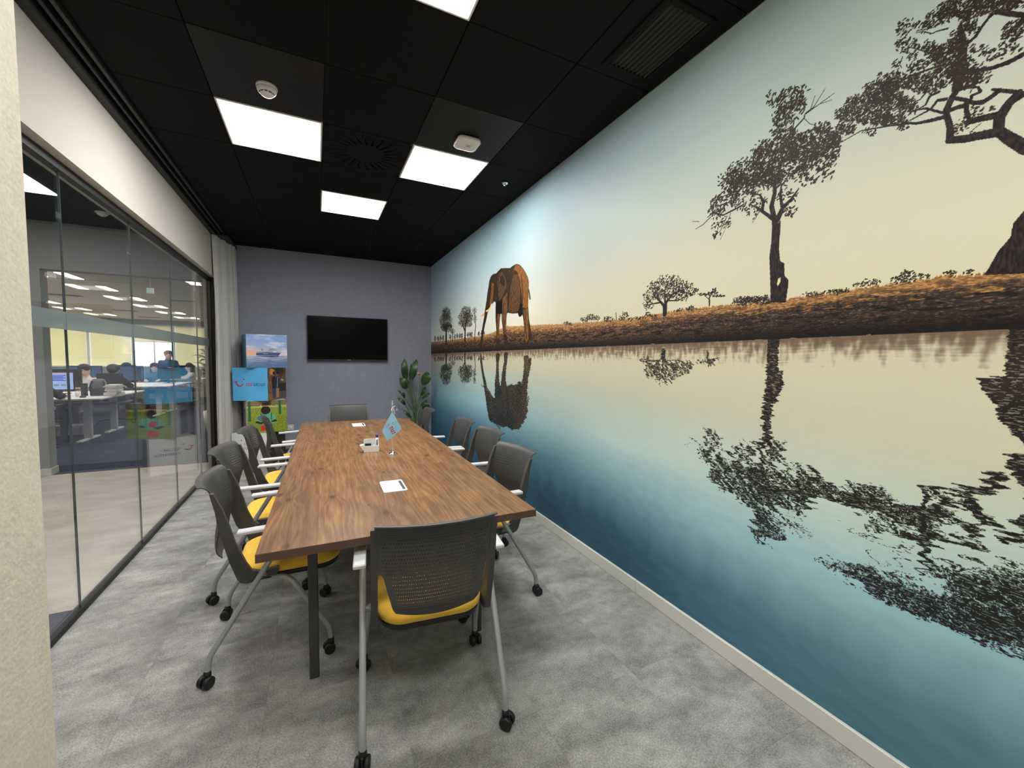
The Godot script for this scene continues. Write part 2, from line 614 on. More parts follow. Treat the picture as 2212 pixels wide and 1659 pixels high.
func build_walls() -> void:
	var st := st_new()
	box2(st, Vector3(-2.89, -0.1, ZB - 0.15), Vector3(XR + 0.2, HC + 0.15, ZB))
	st = st_new()
	box2(st, Vector3(XL - 0.06, -0.1, ZB - 0.15), Vector3(XR + 0.004, HC + 0.15, ZB))
	struct("wall_back", st, M.backwall, "blue grey textured wall behind the television")
	st = st_new()
	box2(st, Vector3(-0.6, -0.1, ZF), Vector3(XR + 0.2, HC + 0.15, ZF + 0.15))
	struct("wall_front", st, M.soffit, "plain pale wall opposite the television wall")
	# the wall beside the entrance, with a stucco-like paper
	st = st_new()
	box2(st, Vector3(-1.3, 0.0, -1.02), Vector3(-0.449, HC, ZF), 0.004)
	struct("wall_entrance", st, M.stucco, "cream textured wallpaper on the wall by the entrance")
	# white soffit over the glass and the wall end behind the curtain
	st = st_new()
	box2(st, Vector3(XL - 0.10, 2.447, -6.36), Vector3(XS, HC, -1.02))
	box2(st, Vector3(XL - 0.06, 0.0, ZB), Vector3(XL, HC, -6.36))
	struct("wall_left", st, M.soffit, "white soffit band above the glass partition")
	# black slot profile along the ceiling edge
	st = st_new()
	box2(st, Vector3(XS - 0.02, 2.942, ZB), Vector3(-1.085, HC + 0.01, -1.02), 0.003)
	box2(st, Vector3(-1.062, 2.962, ZB), Vector3(-1.045, HC + 0.01, -1.02), 0.003)
	box2(st, Vector3(-1.022, 2.972, ZB), Vector3(-1.0, HC + 0.01, -1.02), 0.003)
	struct("trim_1", st, M.black, "black slotted profile along the ceiling over the glass")
	# baseboards
	st = st_new()
	var joints := [ZB, -4.36, -1.86, 0.6, ZF]
	var b := MeshInstance3D.new()
	st = st_new()
	box2(st, Vector3(XR - 0.004, 0.0, ZB), Vector3(XR, 0.078, ZF))
	b = struct("baseboard_right", st, M.base, "white skirting board along the mural wall")
	for i in joints.size() - 1:
		st = st_new()
		box2(st, Vector3(XR - 0.018, 0.0, joints[i] + 0.0008), Vector3(XR - 0.003, 0.082, joints[i + 1] - 0.0008), 0.003)
		put("board", st, M.base, b)
	st = st_new()
	box2(st, Vector3(XL, 0.0, ZB), Vector3(XR - 0.02, 0.08, ZB + 0.015), 0.003)
	struct("baseboard_back", st, M.steel, "grey skirting board under the television wall")

func build_glass() -> void:
	var root := Node3D.new()
	root.name = "window_1"
	add_child(root)
	tag(root, "frameless glass partition with a frosted band between room and corridor", "", "", "structure")
	var cuts := [-6.34, -5.72, -4.82, -3.92, -3.02, -2.12, -1.22, -1.03]
	for i in cuts.size() - 1:
		var a: float = cuts[i] + 0.0015
		var b: float = cuts[i + 1] - 0.0015
		var st := st_new()
		box2(st, Vector3(XL - 0.005, 0.03, a), Vector3(XL + 0.005, 2.42, b))
		var p := put("glass_pane", st, M.glass, root)
		st = st_new()
		box2(st, Vector3(XL + 0.0052, 1.572, a), Vector3(XL + 0.0056, 1.667, b))
		put("frosted_band", st, M.film, p)
		if i > 0:
			st = st_new()
			box2(st, Vector3(XL - 0.0055, 0.03, a - 0.0028), Vector3(XL + 0.0055, 2.42, a - 0.0002))
			put("joint", st, M.glass_edge, root)
	var st := st_new()
	box2(st, Vector3(XL - 0.02, 0.0, -6.36), Vector3(XL + 0.02, 0.034, -1.02), 0.002)
	put("bottom_rail", st, M.black, root)
	st = st_new()
	box2(st, Vector3(XL - 0.02, 2.40, -6.36), Vector3(XL + 0.02, 2.447, -1.02), 0.002)
	put("top_rail", st, M.black, root)
	st = st_new()
	box2(st, Vector3(XL - 0.02, 0.034, -6.385), Vector3(XL + 0.02, 2.447, -6.335), 0.002)
	box2(st, Vector3(XS - 0.004, 2.447, -6.385), Vector3(XS + 0.006, 2.942, -6.345))
	put("jamb", st, M.black, root)

func build_television() -> void:
	var t := thing("television", "flat black television mounted on the blue grey wall", "television", Vector3(0.468, 1.742, ZB))
	var st := st_new()
	box2(st, Vector3(-0.579, -0.333, 0.055), Vector3(0.579, 0.333, 0.085), 0.004)
	put("casing", st, mat(col(14, 14, 15), 0.4), t)
	st = st_new()
	box2(st, Vector3(-0.571, -0.318, 0.0852), Vector3(0.571, 0.325, 0.0862))
	put("screen", st, mat(col(6, 6, 8), 0.2, 0.0, 0.2), t)
	st = st_new()
	box2(st, Vector3(-0.25, -0.2, 0.0), Vector3(0.25, 0.2, 0.055), 0.003)
	put("wall_mount", st, M.black, t)
	st = st_new()
	box2(st, Vector3(-0.022, -0.329, 0.0852), Vector3(0.022, -0.323, 0.0858))
	put("maker_mark", st, M.silver, t)
	# a socket plate low on the wall beside the display cubes
	t = thing("wall_socket", "pale socket plate low on the television wall", "socket", Vector3(-0.355, 0.40, ZB))
	st = st_new()
	box2(st, Vector3(-0.042, -0.042, 0.0), Vector3(0.042, 0.042, 0.010), 0.003)
	put("plate", st, M.pad, t)
	st = st_new()
	lathe(st, [Vector2(0.0, 0.012), Vector2(0.02, 0.012), Vector2(0.021, 0.010)], 16, Transform3D(Basis(Vector3.RIGHT, PI / 2), Vector3.ZERO))
	put("outlet", st, M.white, t)

func build_curtain() -> void:
	var t := thing("curtain", "pale grey pleated curtain gathered in the corner by the glass", "curtain", Vector3(-1.06, 0, -6.5))
	var st := st_new()
	smooth(st)
	var N := 96
	var path := func(u: float, y: float) -> Vector3:
		var a := u * TAU * 6.0
		var spread := 1.0 + 0.10 * (1.0 - y / 2.94)
		var along := lerpf(0.33, -0.30, u)
		var x := lerpf(-0.055, 0.085, u) * spread
		var amp := 0.036 * (1.0 + 0.35 * sin(u * 17.0 + 1.0)) * (0.75 + 0.25 * (1.0 - y / 2.94))
		return Vector3(x + amp * sin(a + 0.5 * sin(y * 1.3 + u * 5.0)), y, along + amp * 0.5 * cos(a * 1.0 + 0.8) + 0.01 * sin(y * 2.1 + u * 9.0))
	var ys := [0.02, 0.3, 0.7, 1.1, 1.5, 1.9, 2.3, 2.7, 2.85, 2.938]
	for i in N:
		for j in ys.size() - 1:
			var u0 := float(i) / N
			var u1 := float(i + 1) / N
			face(st, [path.call(u0, ys[j]), path.call(u1, ys[j]), path.call(u1, ys[j + 1]), path.call(u0, ys[j + 1])], path.call(u0, ys[j]) - Vector3(1, 0, 0.5))
	put("cloth", st, M.curtain, t)
	var tr := st_new()
	box2(tr, Vector3(-0.05, 2.94, -0.33), Vector3(0.10, 2.96, 0.30), 0.002)
	put("track", tr, M.black, t)

# ---------------------------------------------------------------- meeting table and what stands on it
const TABLE_AT := Vector3(0.385, 0, -3.2475)
const TABLE_TURN := -0.018
const TABLE_W := 1.117
const TABLE_L := 3.231
const TABLE_H := 0.74

func wood_texture() -> ImageTexture:
	var ppm := 400.0
	var w := int(TABLE_W * ppm)
	var h := int(TABLE_L * ppm)
	var n1 := noise(101, 1.0, 3)
	var n2 := noise(102, 1.0, 2)
	var r := RandomNumberGenerator.new()
	r.seed = 103
	var knots := []
	for k in 46: knots.append(Vector3(r.randf() * TABLE_W, r.randf() * TABLE_L, 0.006 + 0.012 * r.randf()))
	var near := {}
	for k in knots:
		for i in range(-1, 2):
			for j in range(-1, 2):
				var key := Vector2i(int(k.x / 0.12) + i, int(k.y / 0.12) + j)
				if not near.has(key): near[key] = []
				near[key].append(k)
	var d := PackedByteArray()
	d.resize(w * h * 3)
	var lens := [0.0, 1.42, 0.75, 2.1, 1.1, 0.35]
	for y in h:
		var l := y / ppm
		for x in w:
			var a := x / ppm
			var board := int(a / 0.196)
			var piece := int((l + lens[board % 6]) / 1.65)
			var off := board * 7.3 + piece * 13.7
			var px := a
			var dark := 0.0
			var key := Vector2i(int(a / 0.12), int(l / 0.12))
			if near.has(key):
				for k in near[key]:
					var dx: float = a - k.x
					var dy: float = (l - k.y) * 0.45
					var q := sqrt(dx * dx + dy * dy)
					px += dx * 1.6 * exp(-q * q / (k.z * k.z * 9.0))
					dark += exp(-q * q / (k.z * k.z * 0.5)) * 0.8
			var warp := n1.get_noise_2d(px * 7.0 + off, l * 0.75 + off)
			var g := sin((px * 230.0 + warp * 9.0) + off)
			var fine := n2.get_noise_2d(a * 300.0, l * 6.0 + off)
			var broad := n1.get_noise_2d(a * 14.0 + off, l * 2.6)
			var v := 0.52 + 0.11 * g + 0.24 * fine + 0.26 * broad + 0.06 * sin(off * 3.1) - dark
			v = clampf(v, 0.0, 1.0)
			var k3 := (y * w + x) * 3
			d[k3] = int(lerpf(82, 168, v))
			d[k3 + 1] = int(lerpf(54, 126, v))
			d[k3 + 2] = int(lerpf(31, 82, v))
	return tex(d, w, h)

func build_table() -> void:
	var t := thing("meeting_table", "long meeting table with a rustic brown wood top", "table", TABLE_AT, TABLE_TURN)
	var wood := mat(Color.WHITE, 0.33, 0.0, 0.5)
	wood.albedo_texture = wood_texture()
	M.wood = wood
	var hx := TABLE_W / 2
	var hz := TABLE_L / 2
	var y1 := TABLE_H
	var y0 := TABLE_H - 0.032
	var st := st_new()
	var uv := func(x: float, z: float) -> Vector2: return Vector2((x + hx) / TABLE_W, (z + hz) / TABLE_L)
	quad_uv(st, [Vector3(-hx, y1, -hz), Vector3(hx, y1, -hz), Vector3(hx, y1, hz), Vector3(-hx, y1, hz)], [uv.call(-hx, -hz), uv.call(hx, -hz), uv.call(hx, hz), uv.call(-hx, hz)], Vector3.UP)
	quad_uv(st, [Vector3(-hx, y0, -hz), Vector3(hx, y0, -hz), Vector3(hx, y0, hz), Vector3(-hx, y0, hz)], [uv.call(-hx, -hz), uv.call(hx, -hz), uv.call(hx, hz), uv.call(-hx, hz)], Vector3.DOWN)
	put("table_top", st, wood, t)
	st = st_new()
	for s in [-1.0, 1.0]:
		box(st, Vector3(0, (y0 + y1) / 2 - 0.0005, s * (hz - 0.0005)), Vector3(TABLE_W + 0.002, y1 - y0 - 0.001, 0.003), 0.0005)
		box(st, Vector3(s * (hx - 0.0005), (y0 + y1) / 2 - 0.0005, 0), Vector3(0.003, y1 - y0 - 0.001, TABLE_L), 0.0005)
	put("edge_band", st, mat(col(92, 68, 50), 0.5), t)
	for z in [1.29, -1.30]:
		for x in ([-0.388, 0.388] if z > 0.0 else [-0.16, 0.16]):
			st = st_new()
			box2(st, Vector3(x - 0.02, 0.0, z - 0.02), Vector3(x + 0.02, y0 - 0.04, z + 0.02), 0.003)
			put("leg", st, M.steel, t)
		st = st_new()
		box2(st, Vector3(-0.408, y0 - 0.04, z - 0.02), Vector3(0.408, y0, z + 0.02), 0.003)
		put("cross_rail", st, M.steel, t)
	for x in [-0.3, 0.3]:
		st = st_new()
		box2(st, Vector3(x - 0.02, y0 - 0.035, -1.28), Vector3(x + 0.02, y0, 1.27), 0.002)
		put("long_rail", st, M.steel, t)
	for e in [[Vector3(0.37, TABLE_H, -2.243), "white cable box lid set in the table top at the end away from the television"], [Vector3(0.395, TABLE_H, -4.515), "white cable box lid set in the table top at the television end"]]:
		var b := thing("cable_box", e[1], "cable box", e[0], TABLE_TURN)
		st = st_new()
		rings(st, round_rect(0.062, 0.102, 0.012, 4), [[0.0, 0.0], [0.0, 0.003], [0.0015, 0.0045], [0.02, 0.0046]])
		put("lid", st, M.white, b)
		st = st_new()
		box2(st, Vector3(0.038, 0.0046, -0.075), Vector3(0.052, 0.0052, 0.085))
		put("brush_slot", st, M.plastic, b)

func build_table_things() -> void:
	# table flag
	var t := thing("table_flag", "small light blue flag hanging from a chrome table stand", "flag", Vector3(0.498, TABLE_H, -3.035))
	var st := st_new()
	lathe(st, [Vector2(0.0, 0.0), Vector2(0.033, 0.0), Vector2(0.034, 0.003), Vector2(0.026, 0.007), Vector2(0.010, 0.010), Vector2(0.006, 0.016), Vector2(0.0, 0.016)], 28)
	put("stand_base", st, M.chrome, t)
	st = st_new()
	tube(st, [Vector3(0, 0.012, 0), Vector3(0, 0.36, 0)], 0.0022, 10)
	put("pole", st, M.pad, t)
	st = st_new()
	lathe(st, [Vector2(0.0, 0.392), Vector2(0.003, 0.390), Vector2(0.004, 0.386), Vector2(0.002, 0.381), Vector2(0.0045, 0.374), Vector2(0.005, 0.366), Vector2(0.002, 0.355), Vector2(0.0, 0.355)].map(func(p): return p) , 12)
	put("finial", st, M.pad, t)
	# the cloth: a small pennant hung by its corner, falling in a diamond
	var F := func(u: float, v: float) -> Vector3:   # u across -1..1, v down 0..1
		var y := 0.312 - 0.215 * v
		var wl := 0.072 * (v / 0.62 if v < 0.62 else (1.0 - v) / 0.38)
		var cx := -0.028 * smoothstep(0.6, 1.0, v) - 0.004
		var skew := 0.018 * u * (v if v < 0.62 else 0.62)
		var x := cx + u * wl
		return Vector3(x, y + skew * 0.4, 0.006 + 0.008 * sin(x * 95.0 + 1.0) * v + 0.012 * exp(-x * x * 900.0))
	st = st_new()
	smooth(st)
	var N := 16
	for i in N:
		for j in N:
			var u0 := -1.0 + 2.0 * i / N
			var u1 := -1.0 + 2.0 * (i + 1) / N
			var v0 := maxf(0.001, float(j) / N)
			var v1 := minf(0.999, float(j + 1) / N)
			var q := [F.call(u0, v0), F.call(u1, v0), F.call(u1, v1), F.call(u0, v1)]
			face(st, q, q[0] - Vector3(0, 0, 1))
			for k in 4: q[k] -= Vector3(0, 0, 0.0012)
			face(st, q, q[0] + Vector3(0, 0, 1))
	var cloth := mat(col(160, 218, 246), 0.5)
	cloth.backlight_enabled = true
	cloth.backlight = Color(0.3, 0.45, 0.5)
	put("cloth", st, cloth, t)
	st = st_new()
	for e in [[-0.034, -0.010, 0.66], [0.066, -0.006, 0.5]]: pass
	var tm := text_mesh("TUI", 0.026, true, 0.0006)
	var tx := put("lettering", tm, M.red, t)
	tx.transform = Transform3D(Basis(Vector3.BACK, -1.12), Vector3(-0.018, 0.205, 0.024))
	st = st_new()
	var arc := []
	for k in 9: arc.append(Vector3(-0.050 + 0.024 * k / 8.0, 0.2215 - 0.006 * sin(PI * k / 8.0) + 0.004 * k / 8.0, 0.0225 - 0.003 * (8 - k) / 8.0))
	tube(st, arc, 0.0022, 6)
	lathe(st, [Vector2(0.0, 0.001), Vector2(0.0035, 0.001), Vector2(0.0035, -0.001), Vector2(0.0, -0.001)], 12, Transform3D(Basis(Vector3.RIGHT, PI / 2), Vector3(-0.001, 0.233, 0.0255)))
	put("smile_mark", st, M.red, t)
	st = st_new()
	var rib := []
	for k in 25:
		var a := -0.6 + k * 0.29
		rib.append(Vector3(0.018 + 0.016 * cos(a) * (1.0 if k < 22 else 1.2), 0.335 + 0.017 * sin(a) - (0.02 if k > 22 else 0.0), 0.004 + 0.0005 * k))
	for k in rib.size() - 1:
		var e := Vector3(0.0, 0.0, 0.004)
		flat(st)
		face(st, [rib[k] - e, rib[k + 1] - e, rib[k + 1] + e, rib[k] + e], Vector3(0.014, 0.337, 0.008))
	tube(st, [Vector3(-0.006, 0.318, 0.006), Vector3(-0.005, 0.334, 0.005), Vector3(0.001, 0.341, 0.004), Vector3(0.006, 0.332, 0.005), Vector3(0.012, 0.312, 0.006), Vector3(0.015, 0.292, 0.004)], 0.0032, 6)
	put("ribbon", st, M.white, t)
	# pen holder
	t = thing("pen_holder", "small white desk organiser on the wooden table", "pen holder", Vector3(0.366, TABLE_H, -3.175), -0.1)
	var wh: Material = M.white
	st = st_new()
	box2(st, Vector3(-0.054, 0.0, -0.026), Vector3(0.054, 0.004, 0.028), 0.001)
	put("bottom", st, wh, t)
	st = st_new()
	box2(st, Vector3(-0.054, 0.004, 0.025), Vector3(0.054, 0.048, 0.028), 0.001)
	put("front_panel", st, wh, t)
	st = st_new()
	prism(st, [Vector2(-0.054, 0.0), Vector2(0.054, 0.0), Vector2(0.054, 0.09), Vector2(-0.044, 0.09), Vector2(-0.051, 0.087), Vector2(-0.054, 0.08)], 0.003, Transform3D(Basis(), Vector3(0, 0.004, -0.0245)))
	put("back_panel", st, wh, t)
	for x in [-0.0525, 0.018, 0.0525]:
		st = st_new()
		box2(st, Vector3(x - 0.0015, 0.004, -0.023), Vector3(x + 0.0015, 0.048, 0.025), 0.0005)
		put("divider", st, wh, t)
	st = st_new()
	prism(st, [Vector2(0.0, 0.018), Vector2(0.0, 0.055), Vector2(-0.026, 0.052), Vector2(-0.010, 0.022)], 0.05, Transform3D(Basis(), Vector3(-0.054, 0.0, 0.0)))
	put("side_tray", st, wh, t)
	t = thing("marker_pen", "white whiteboard marker with a blue cap standing in the organiser", "marker", Vector3(0.405, TABLE_H + 0.005, -3.166))
	st = st_new()
	lathe(st, [Vector2(0.0, 0.0), Vector2(0.0085, 0.0), Vector2(0.0085, 0.10), Vector2(0.0, 0.10)], 14)
	put("barrel", st, wh, t)
	st = st_new()
	lathe(st, [Vector2(0.0, 0.122), Vector2(0.008, 0.122), Vector2(0.009, 0.118), Vector2(0.009, 0.10), Vector2(0.0, 0.10)].duplicate(), 14)
	put("cap", st, mat(col(60, 62, 168), 0.4), t)
	st = st_new()
	box2(st, Vector3(-0.004, 0.03, 0.008), Vector3(0.004, 0.085, 0.0092))
	put("print", st, mat(col(70, 66, 110), 0.5), t)
	t = thing("board_eraser", "small black eraser block lying in the white organiser", "eraser", Vector3(0.342, TABLE_H + 0.0045, -3.165), -0.1)
	st = st_new()
	box2(st, Vector3(-0.022, 0.0, -0.012), Vector3(0.022, 0.052, 0.012), 0.003)
	put("body", st, M.rubber, t)
	st = st_new()
	box2(st, Vector3(-0.022, 0.052, -0.012), Vector3(0.022, 0.058, 0.012), 0.002)
	put("felt", st, mat(col(10, 26, 24), 0.9), t)

# ---------------------------------------------------------------- meeting chair: origin on the floor between the casters, facing -z
func back_profile(v: float) -> Vector2:   # v 0 bottom .. 1 lip edge -> z, y
	var pts := [Vector2(0.214, 0.498), Vector2(0.236, 0.545), Vector2(0.236, 0.60), Vector2(0.229, 0.66), Vector2(0.232, 0.72), Vector2(0.245, 0.79), Vector2(0.262, 0.838), Vector2(0.276, 0.858), Vector2(0.292, 0.867), Vector2(0.308, 0.867)]
	var f := v * (pts.size() - 1)
	var i := mini(int(f), pts.size() - 2)
	var t := f - i
	var a: Vector2 = pts[maxi(i - 1, 0)]
	var d: Vector2 = pts[mini(i + 2, pts.size() - 1)]
	return (pts[i] as Vector2).cubic_interpolate(pts[i + 1], a, d, t)

func back_half(y: float) -> float:
	if y > 0.69: return 0.217
	if y > 0.645: return lerpf(0.186, 0.217, smoothstep(0.645, 0.69, y))
	return lerpf(0.146, 0.186, (y - 0.498) / (0.645 - 0.498))

func back_point(u: float, v: float, off: float) -> Vector3:
	var p := back_profile(v)
	var q := back_profile(minf(v + 0.02, 1.0))
	var q0 := back_profile(maxf(v - 0.02, 0.0))
	var tn := (q - q0).normalized()
	var hw := back_half(p.y)
	var x := u * hw
	var bow := 0.040 * pow(x / 0.217, 2.0)
	var drop := 0.014 * pow(u, 2.0) * smoothstep(0.12, 0.0, v)     # bottom edge curves up at its ends
	return Vector3(x, p.y + drop - tn.x * off, p.x - bow + tn.y * off)

func backrest_mesh() -> ArrayMesh:
	var st := st_new()
	var NU := 92
	var NV := 80
	var P := []
	for l in 2:
		var rows := []
		for j in NV + 1:
			var row := PackedVector3Array()
			for i in NU + 1: row.append(back_point(-1.0 + 2.0 * i / NU, float(j) / NV, 0.0 if l == 0 else 0.0045))
			rows.append(row)
		P.append(rows)
	smooth(st)
	for j in NV:
		var y := back_profile((j + 0.5) / NV).y
		var z := back_profile((j + 0.5) / NV).x
		for i in NU:
			var x: float = absf(P[0][j][i].x + P[0][j][i + 1].x) * 0.5
			var hole := j % 2 == 1 and (i + (j / 2)) % 2 == 0 and x < back_half(y) - 0.024 and y > 0.528 and j < int(NV * 0.70)
			if hole:      # a small slot: only a rim of the cell is left
				for l in 2:
					var o := [P[l][j][i], P[l][j][i + 1], P[l][j + 1][i + 1], P[l][j + 1][i]]
					var c: Vector3 = (o[0] + o[1] + o[2] + o[3]) * 0.25
					for k in 4:
						var k2 := (k + 1) % 4
						var p0: Vector3 = c.lerp(o[k], 0.72)
						var p1: Vector3 = c.lerp(o[k2], 0.72)
						for v in ([o[k], p1, o[k2], o[k], p0, p1] if l == 0 else [o[k], o[k2], p1, o[k], p1, p0]): st.add_vertex(v)
				continue
			var a: PackedVector3Array = P[0][j]
			var b: PackedVector3Array = P[0][j + 1]
			for k in [a[i], b[i], b[i + 1], a[i], b[i + 1], a[i + 1]]: st.add_vertex(k)
			a = P[1][j]
			b = P[1][j + 1]
			for k in [a[i], b[i + 1], b[i], a[i], a[i + 1], b[i + 1]]: st.add_vertex(k)
	flat(st)
	for j in NV:
		for i in [0, NU]:
			var q := [P[0][j][i], P[0][j + 1][i], P[1][j + 1][i], P[1][j][i]]
			face(st, q, Vector3(0, q[0].y, q[0].z))
	for i in NU:
		for j in [0, NV]:
			var q := [P[0][j][i], P[0][j][i + 1], P[1][j][i + 1], P[1][j][i]]
			face(st, q, Vector3(q[0].x, 0.7, 0.2))
	return done(st)

func make_chair(label: String) -> Node3D:
	var t := thing("meeting_chair", label, "chair", Vector3.ZERO, 0.0, "chairs around the meeting table")
	put("backrest", backrest_mesh(), M.plastic, t)
	for s in [-1.0, 1.0]:
		var st := st_new()
		var o := [Vector2(0.226, 0.838), Vector2(0.208, 0.76), Vector2(0.194, 0.66), Vector2(0.160, 0.52), Vector2(0.134, 0.438), Vector2(0.120, 0.416), Vector2(0.095, 0.408), Vector2(0.0, 0.424), Vector2(-0.03, 0.436), Vector2(-0.03, 0.458), Vector2(0.045, 0.452), Vector2(0.078, 0.466), Vector2(0.096, 0.50), Vector2(0.136, 0.60), Vector2(0.156, 0.68), Vector2(0.180, 0.76), Vector2(0.212, 0.836)]
		prism(st, o.map(func(p): return Vector2(-p.x, p.y)), 0.024, Transform3D(Basis(Vector3.UP, PI / 2), Vector3(s * 0.219, 0, 0)))
		put("side_frame", st, M.plastic, t)
	# seat
	var out := []
	for p in round_rect(0.213, 0.222, 0.095, 7):
		out.append(Vector2(p.x * (1.0 - 0.06 * smoothstep(0.05, 0.23, p.y)), p.y))
	var st := st_new()
	rings(st, out, [[0.022, 0.405], [0.010, 0.400], [0.006, 0.412], [0.008, 0.424]], Vector3(0, 0, -0.078))
	put("seat_pan", st, M.rubber, t)
	st = st_new()
	rings(st, out, [[0.008, 0.424], [0.0, 0.432], [0.0, 0.446], [0.006, 0.457], [0.020, 0.4645], [0.05, 0.468], [0.12, 0.466]], Vector3(0, 0, -0.078))
	put("seat", st, M.seat, t)
	for s in [-1.0, 1.0]:
		st = st_new()
		tube(st, bent([Vector3(s * 0.262, 0.062, 0.246), Vector3(s * 0.262, 0.125, 0.240), Vector3(s * 0.262, 0.652, -0.082)], 0.05, 5), 0.0125, 12)
		put("leg", st, M.silver, t)
		st = st_new()
		tube(st, bent([Vector3(s * 0.19, 0.405, 0.0), Vector3(s * 0.235, 0.405, -0.075), Vector3(s * 0.260, 0.125, -0.240), Vector3(s * 0.262, 0.062, -0.246)], 0.05, 5), 0.0115, 12)
		put("leg", st, M.silver, t)
		st = st_new()
		tube(st, bent([Vector3(s * 0.262, 0.458, 0.034), Vector3(s * 0.235, 0.440, 0.030), Vector3(s * 0.17, 0.398, -0.02), Vector3(0, 0.396, -0.03)], 0.03, 4), 0.0095, 10)
		put("cross_bar", st, M.silver, t)
		st = st_new()
		box(st, Vector3(s * 0.270, 0.668, -0.012), Vector3(0.046, 0.017, 0.270), 0.004, Basis(Vector3.RIGHT, 0.03))
		var arm := put("armrest", st, M.pad, t)
		st = st_new()
		box2(st, Vector3(s * 0.262 - 0.013, 0.640, -0.11), Vector3(s * 0.262 + 0.013, 0.660, -0.05), 0.004)
		put("bracket", st, M.steel, arm)
	for sx in [-1.0, 1.0]:
		for sz in [-1.0, 1.0]:
			caster(t, Vector3(sx * 0.262, 0, sz * 0.246), 0.5 * sx + 0.35 * sz)
	return t

var wheel_mesh: ArrayMesh
var fork_mesh: ArrayMesh

func caster(parent: Node3D, at: Vector3, turn: float) -> void:
	if wheel_mesh == null:
		var st := st_new()
		var b := Basis(Vector3.BACK, PI / 2)
		lathe(st, [Vector2(0.0, -0.009), Vector2(0.012, -0.009), Vector2(0.020, -0.0095), Vector2(0.025, -0.007), Vector2(0.026, 0.0), Vector2(0.025, 0.007), Vector2(0.020, 0.0095), Vector2(0.012, 0.009), Vector2(0.0, 0.009)], 20, Transform3D(b, Vector3.ZERO))
		wheel_mesh = done(st)
		st = st_new()
		lathe(st, [Vector2(0.0, 0.030), Vector2(0.014, 0.030), Vector2(0.015, 0.056), Vector2(0.013, 0.072), Vector2(0.0, 0.072)], 14)
		box2(st, Vector3(-0.006, 0.018, -0.014), Vector3(0.006, 0.058, 0.02), 0.003)
		fork_mesh = done(st)
	var c := Node3D.new()
	c.name = "caster"
	parent.add_child(c, true)
	c.position = at
	c.rotation.y = turn
	put("fork", fork_mesh, M.rubber, c)
	for s in [-1.0, 1.0]:
		var w := put("wheel", wheel_mesh, M.rubber, c)
		w.position = Vector3(s * 0.0165, 0.026, 0.008)

func build_chairs() -> void:
	var spots := [
		[Vector3(0.415, 0, -1.642), -0.115, "grey mesh chair alone at the table end away from the television"],
		[Vector3(-0.205, 0, -2.36), -PI / 2 + 0.02, "grey chair on the glass side of the table, fourth from the cube stack"],
		[Vector3(-0.285, 0, -3.05), -PI / 2 - 0.10, "grey chair on the glass side of the table, third from the cube stack"],
		[Vector3(-0.255, 0, -3.80), -PI / 2 - 0.04, "grey chair on the glass side of the table, second from the cube stack"],
		[Vector3(-0.200, 0, -4.50), -PI / 2 + 0.12, "grey chair on the glass side of the table, right before the cube stack"],
		[Vector3(0.925, 0, -2.34), PI / 2 + 0.10, "grey chair on the mural side of the table, fourth from the potted plant"],
		[Vector3(1.035, 0, -3.04), PI / 2 + 0.04, "grey chair on the mural side of the table, third from the potted plant"],
		[Vector3(1.030, 0, -3.66), PI / 2 + 0.0, "grey chair on the mural side of the table, second from the potted plant"],
		[Vector3(0.912, 0, -4.60), PI / 2 - 0.05, "grey chair on the mural side of the table, right before the potted plant"],
		[Vector3(0.355, 0, -5.125), PI, "grey chair alone at the table end under the television"]]
	var first := make_chair(spots[0][2])
	for i in spots.size():
		if i == 0:
			first.position = spots[0][0]
			first.rotation.y = spots[0][1]
		else:
			copy_of(first, spots[i][2], spots[i][0], spots[i][1])

# ---------------------------------------------------------------- display cubes with prints
func print_mat(C: Canvas, rough := 0.45) -> StandardMaterial3D:
	var im := C.image()
	im.convert(Image.FORMAT_RGB8)
	var m := mat(Color.WHITE, rough)
	m.albedo_texture = ImageTexture.create_from_image(im)
	m.texture_repeat = false
	return m

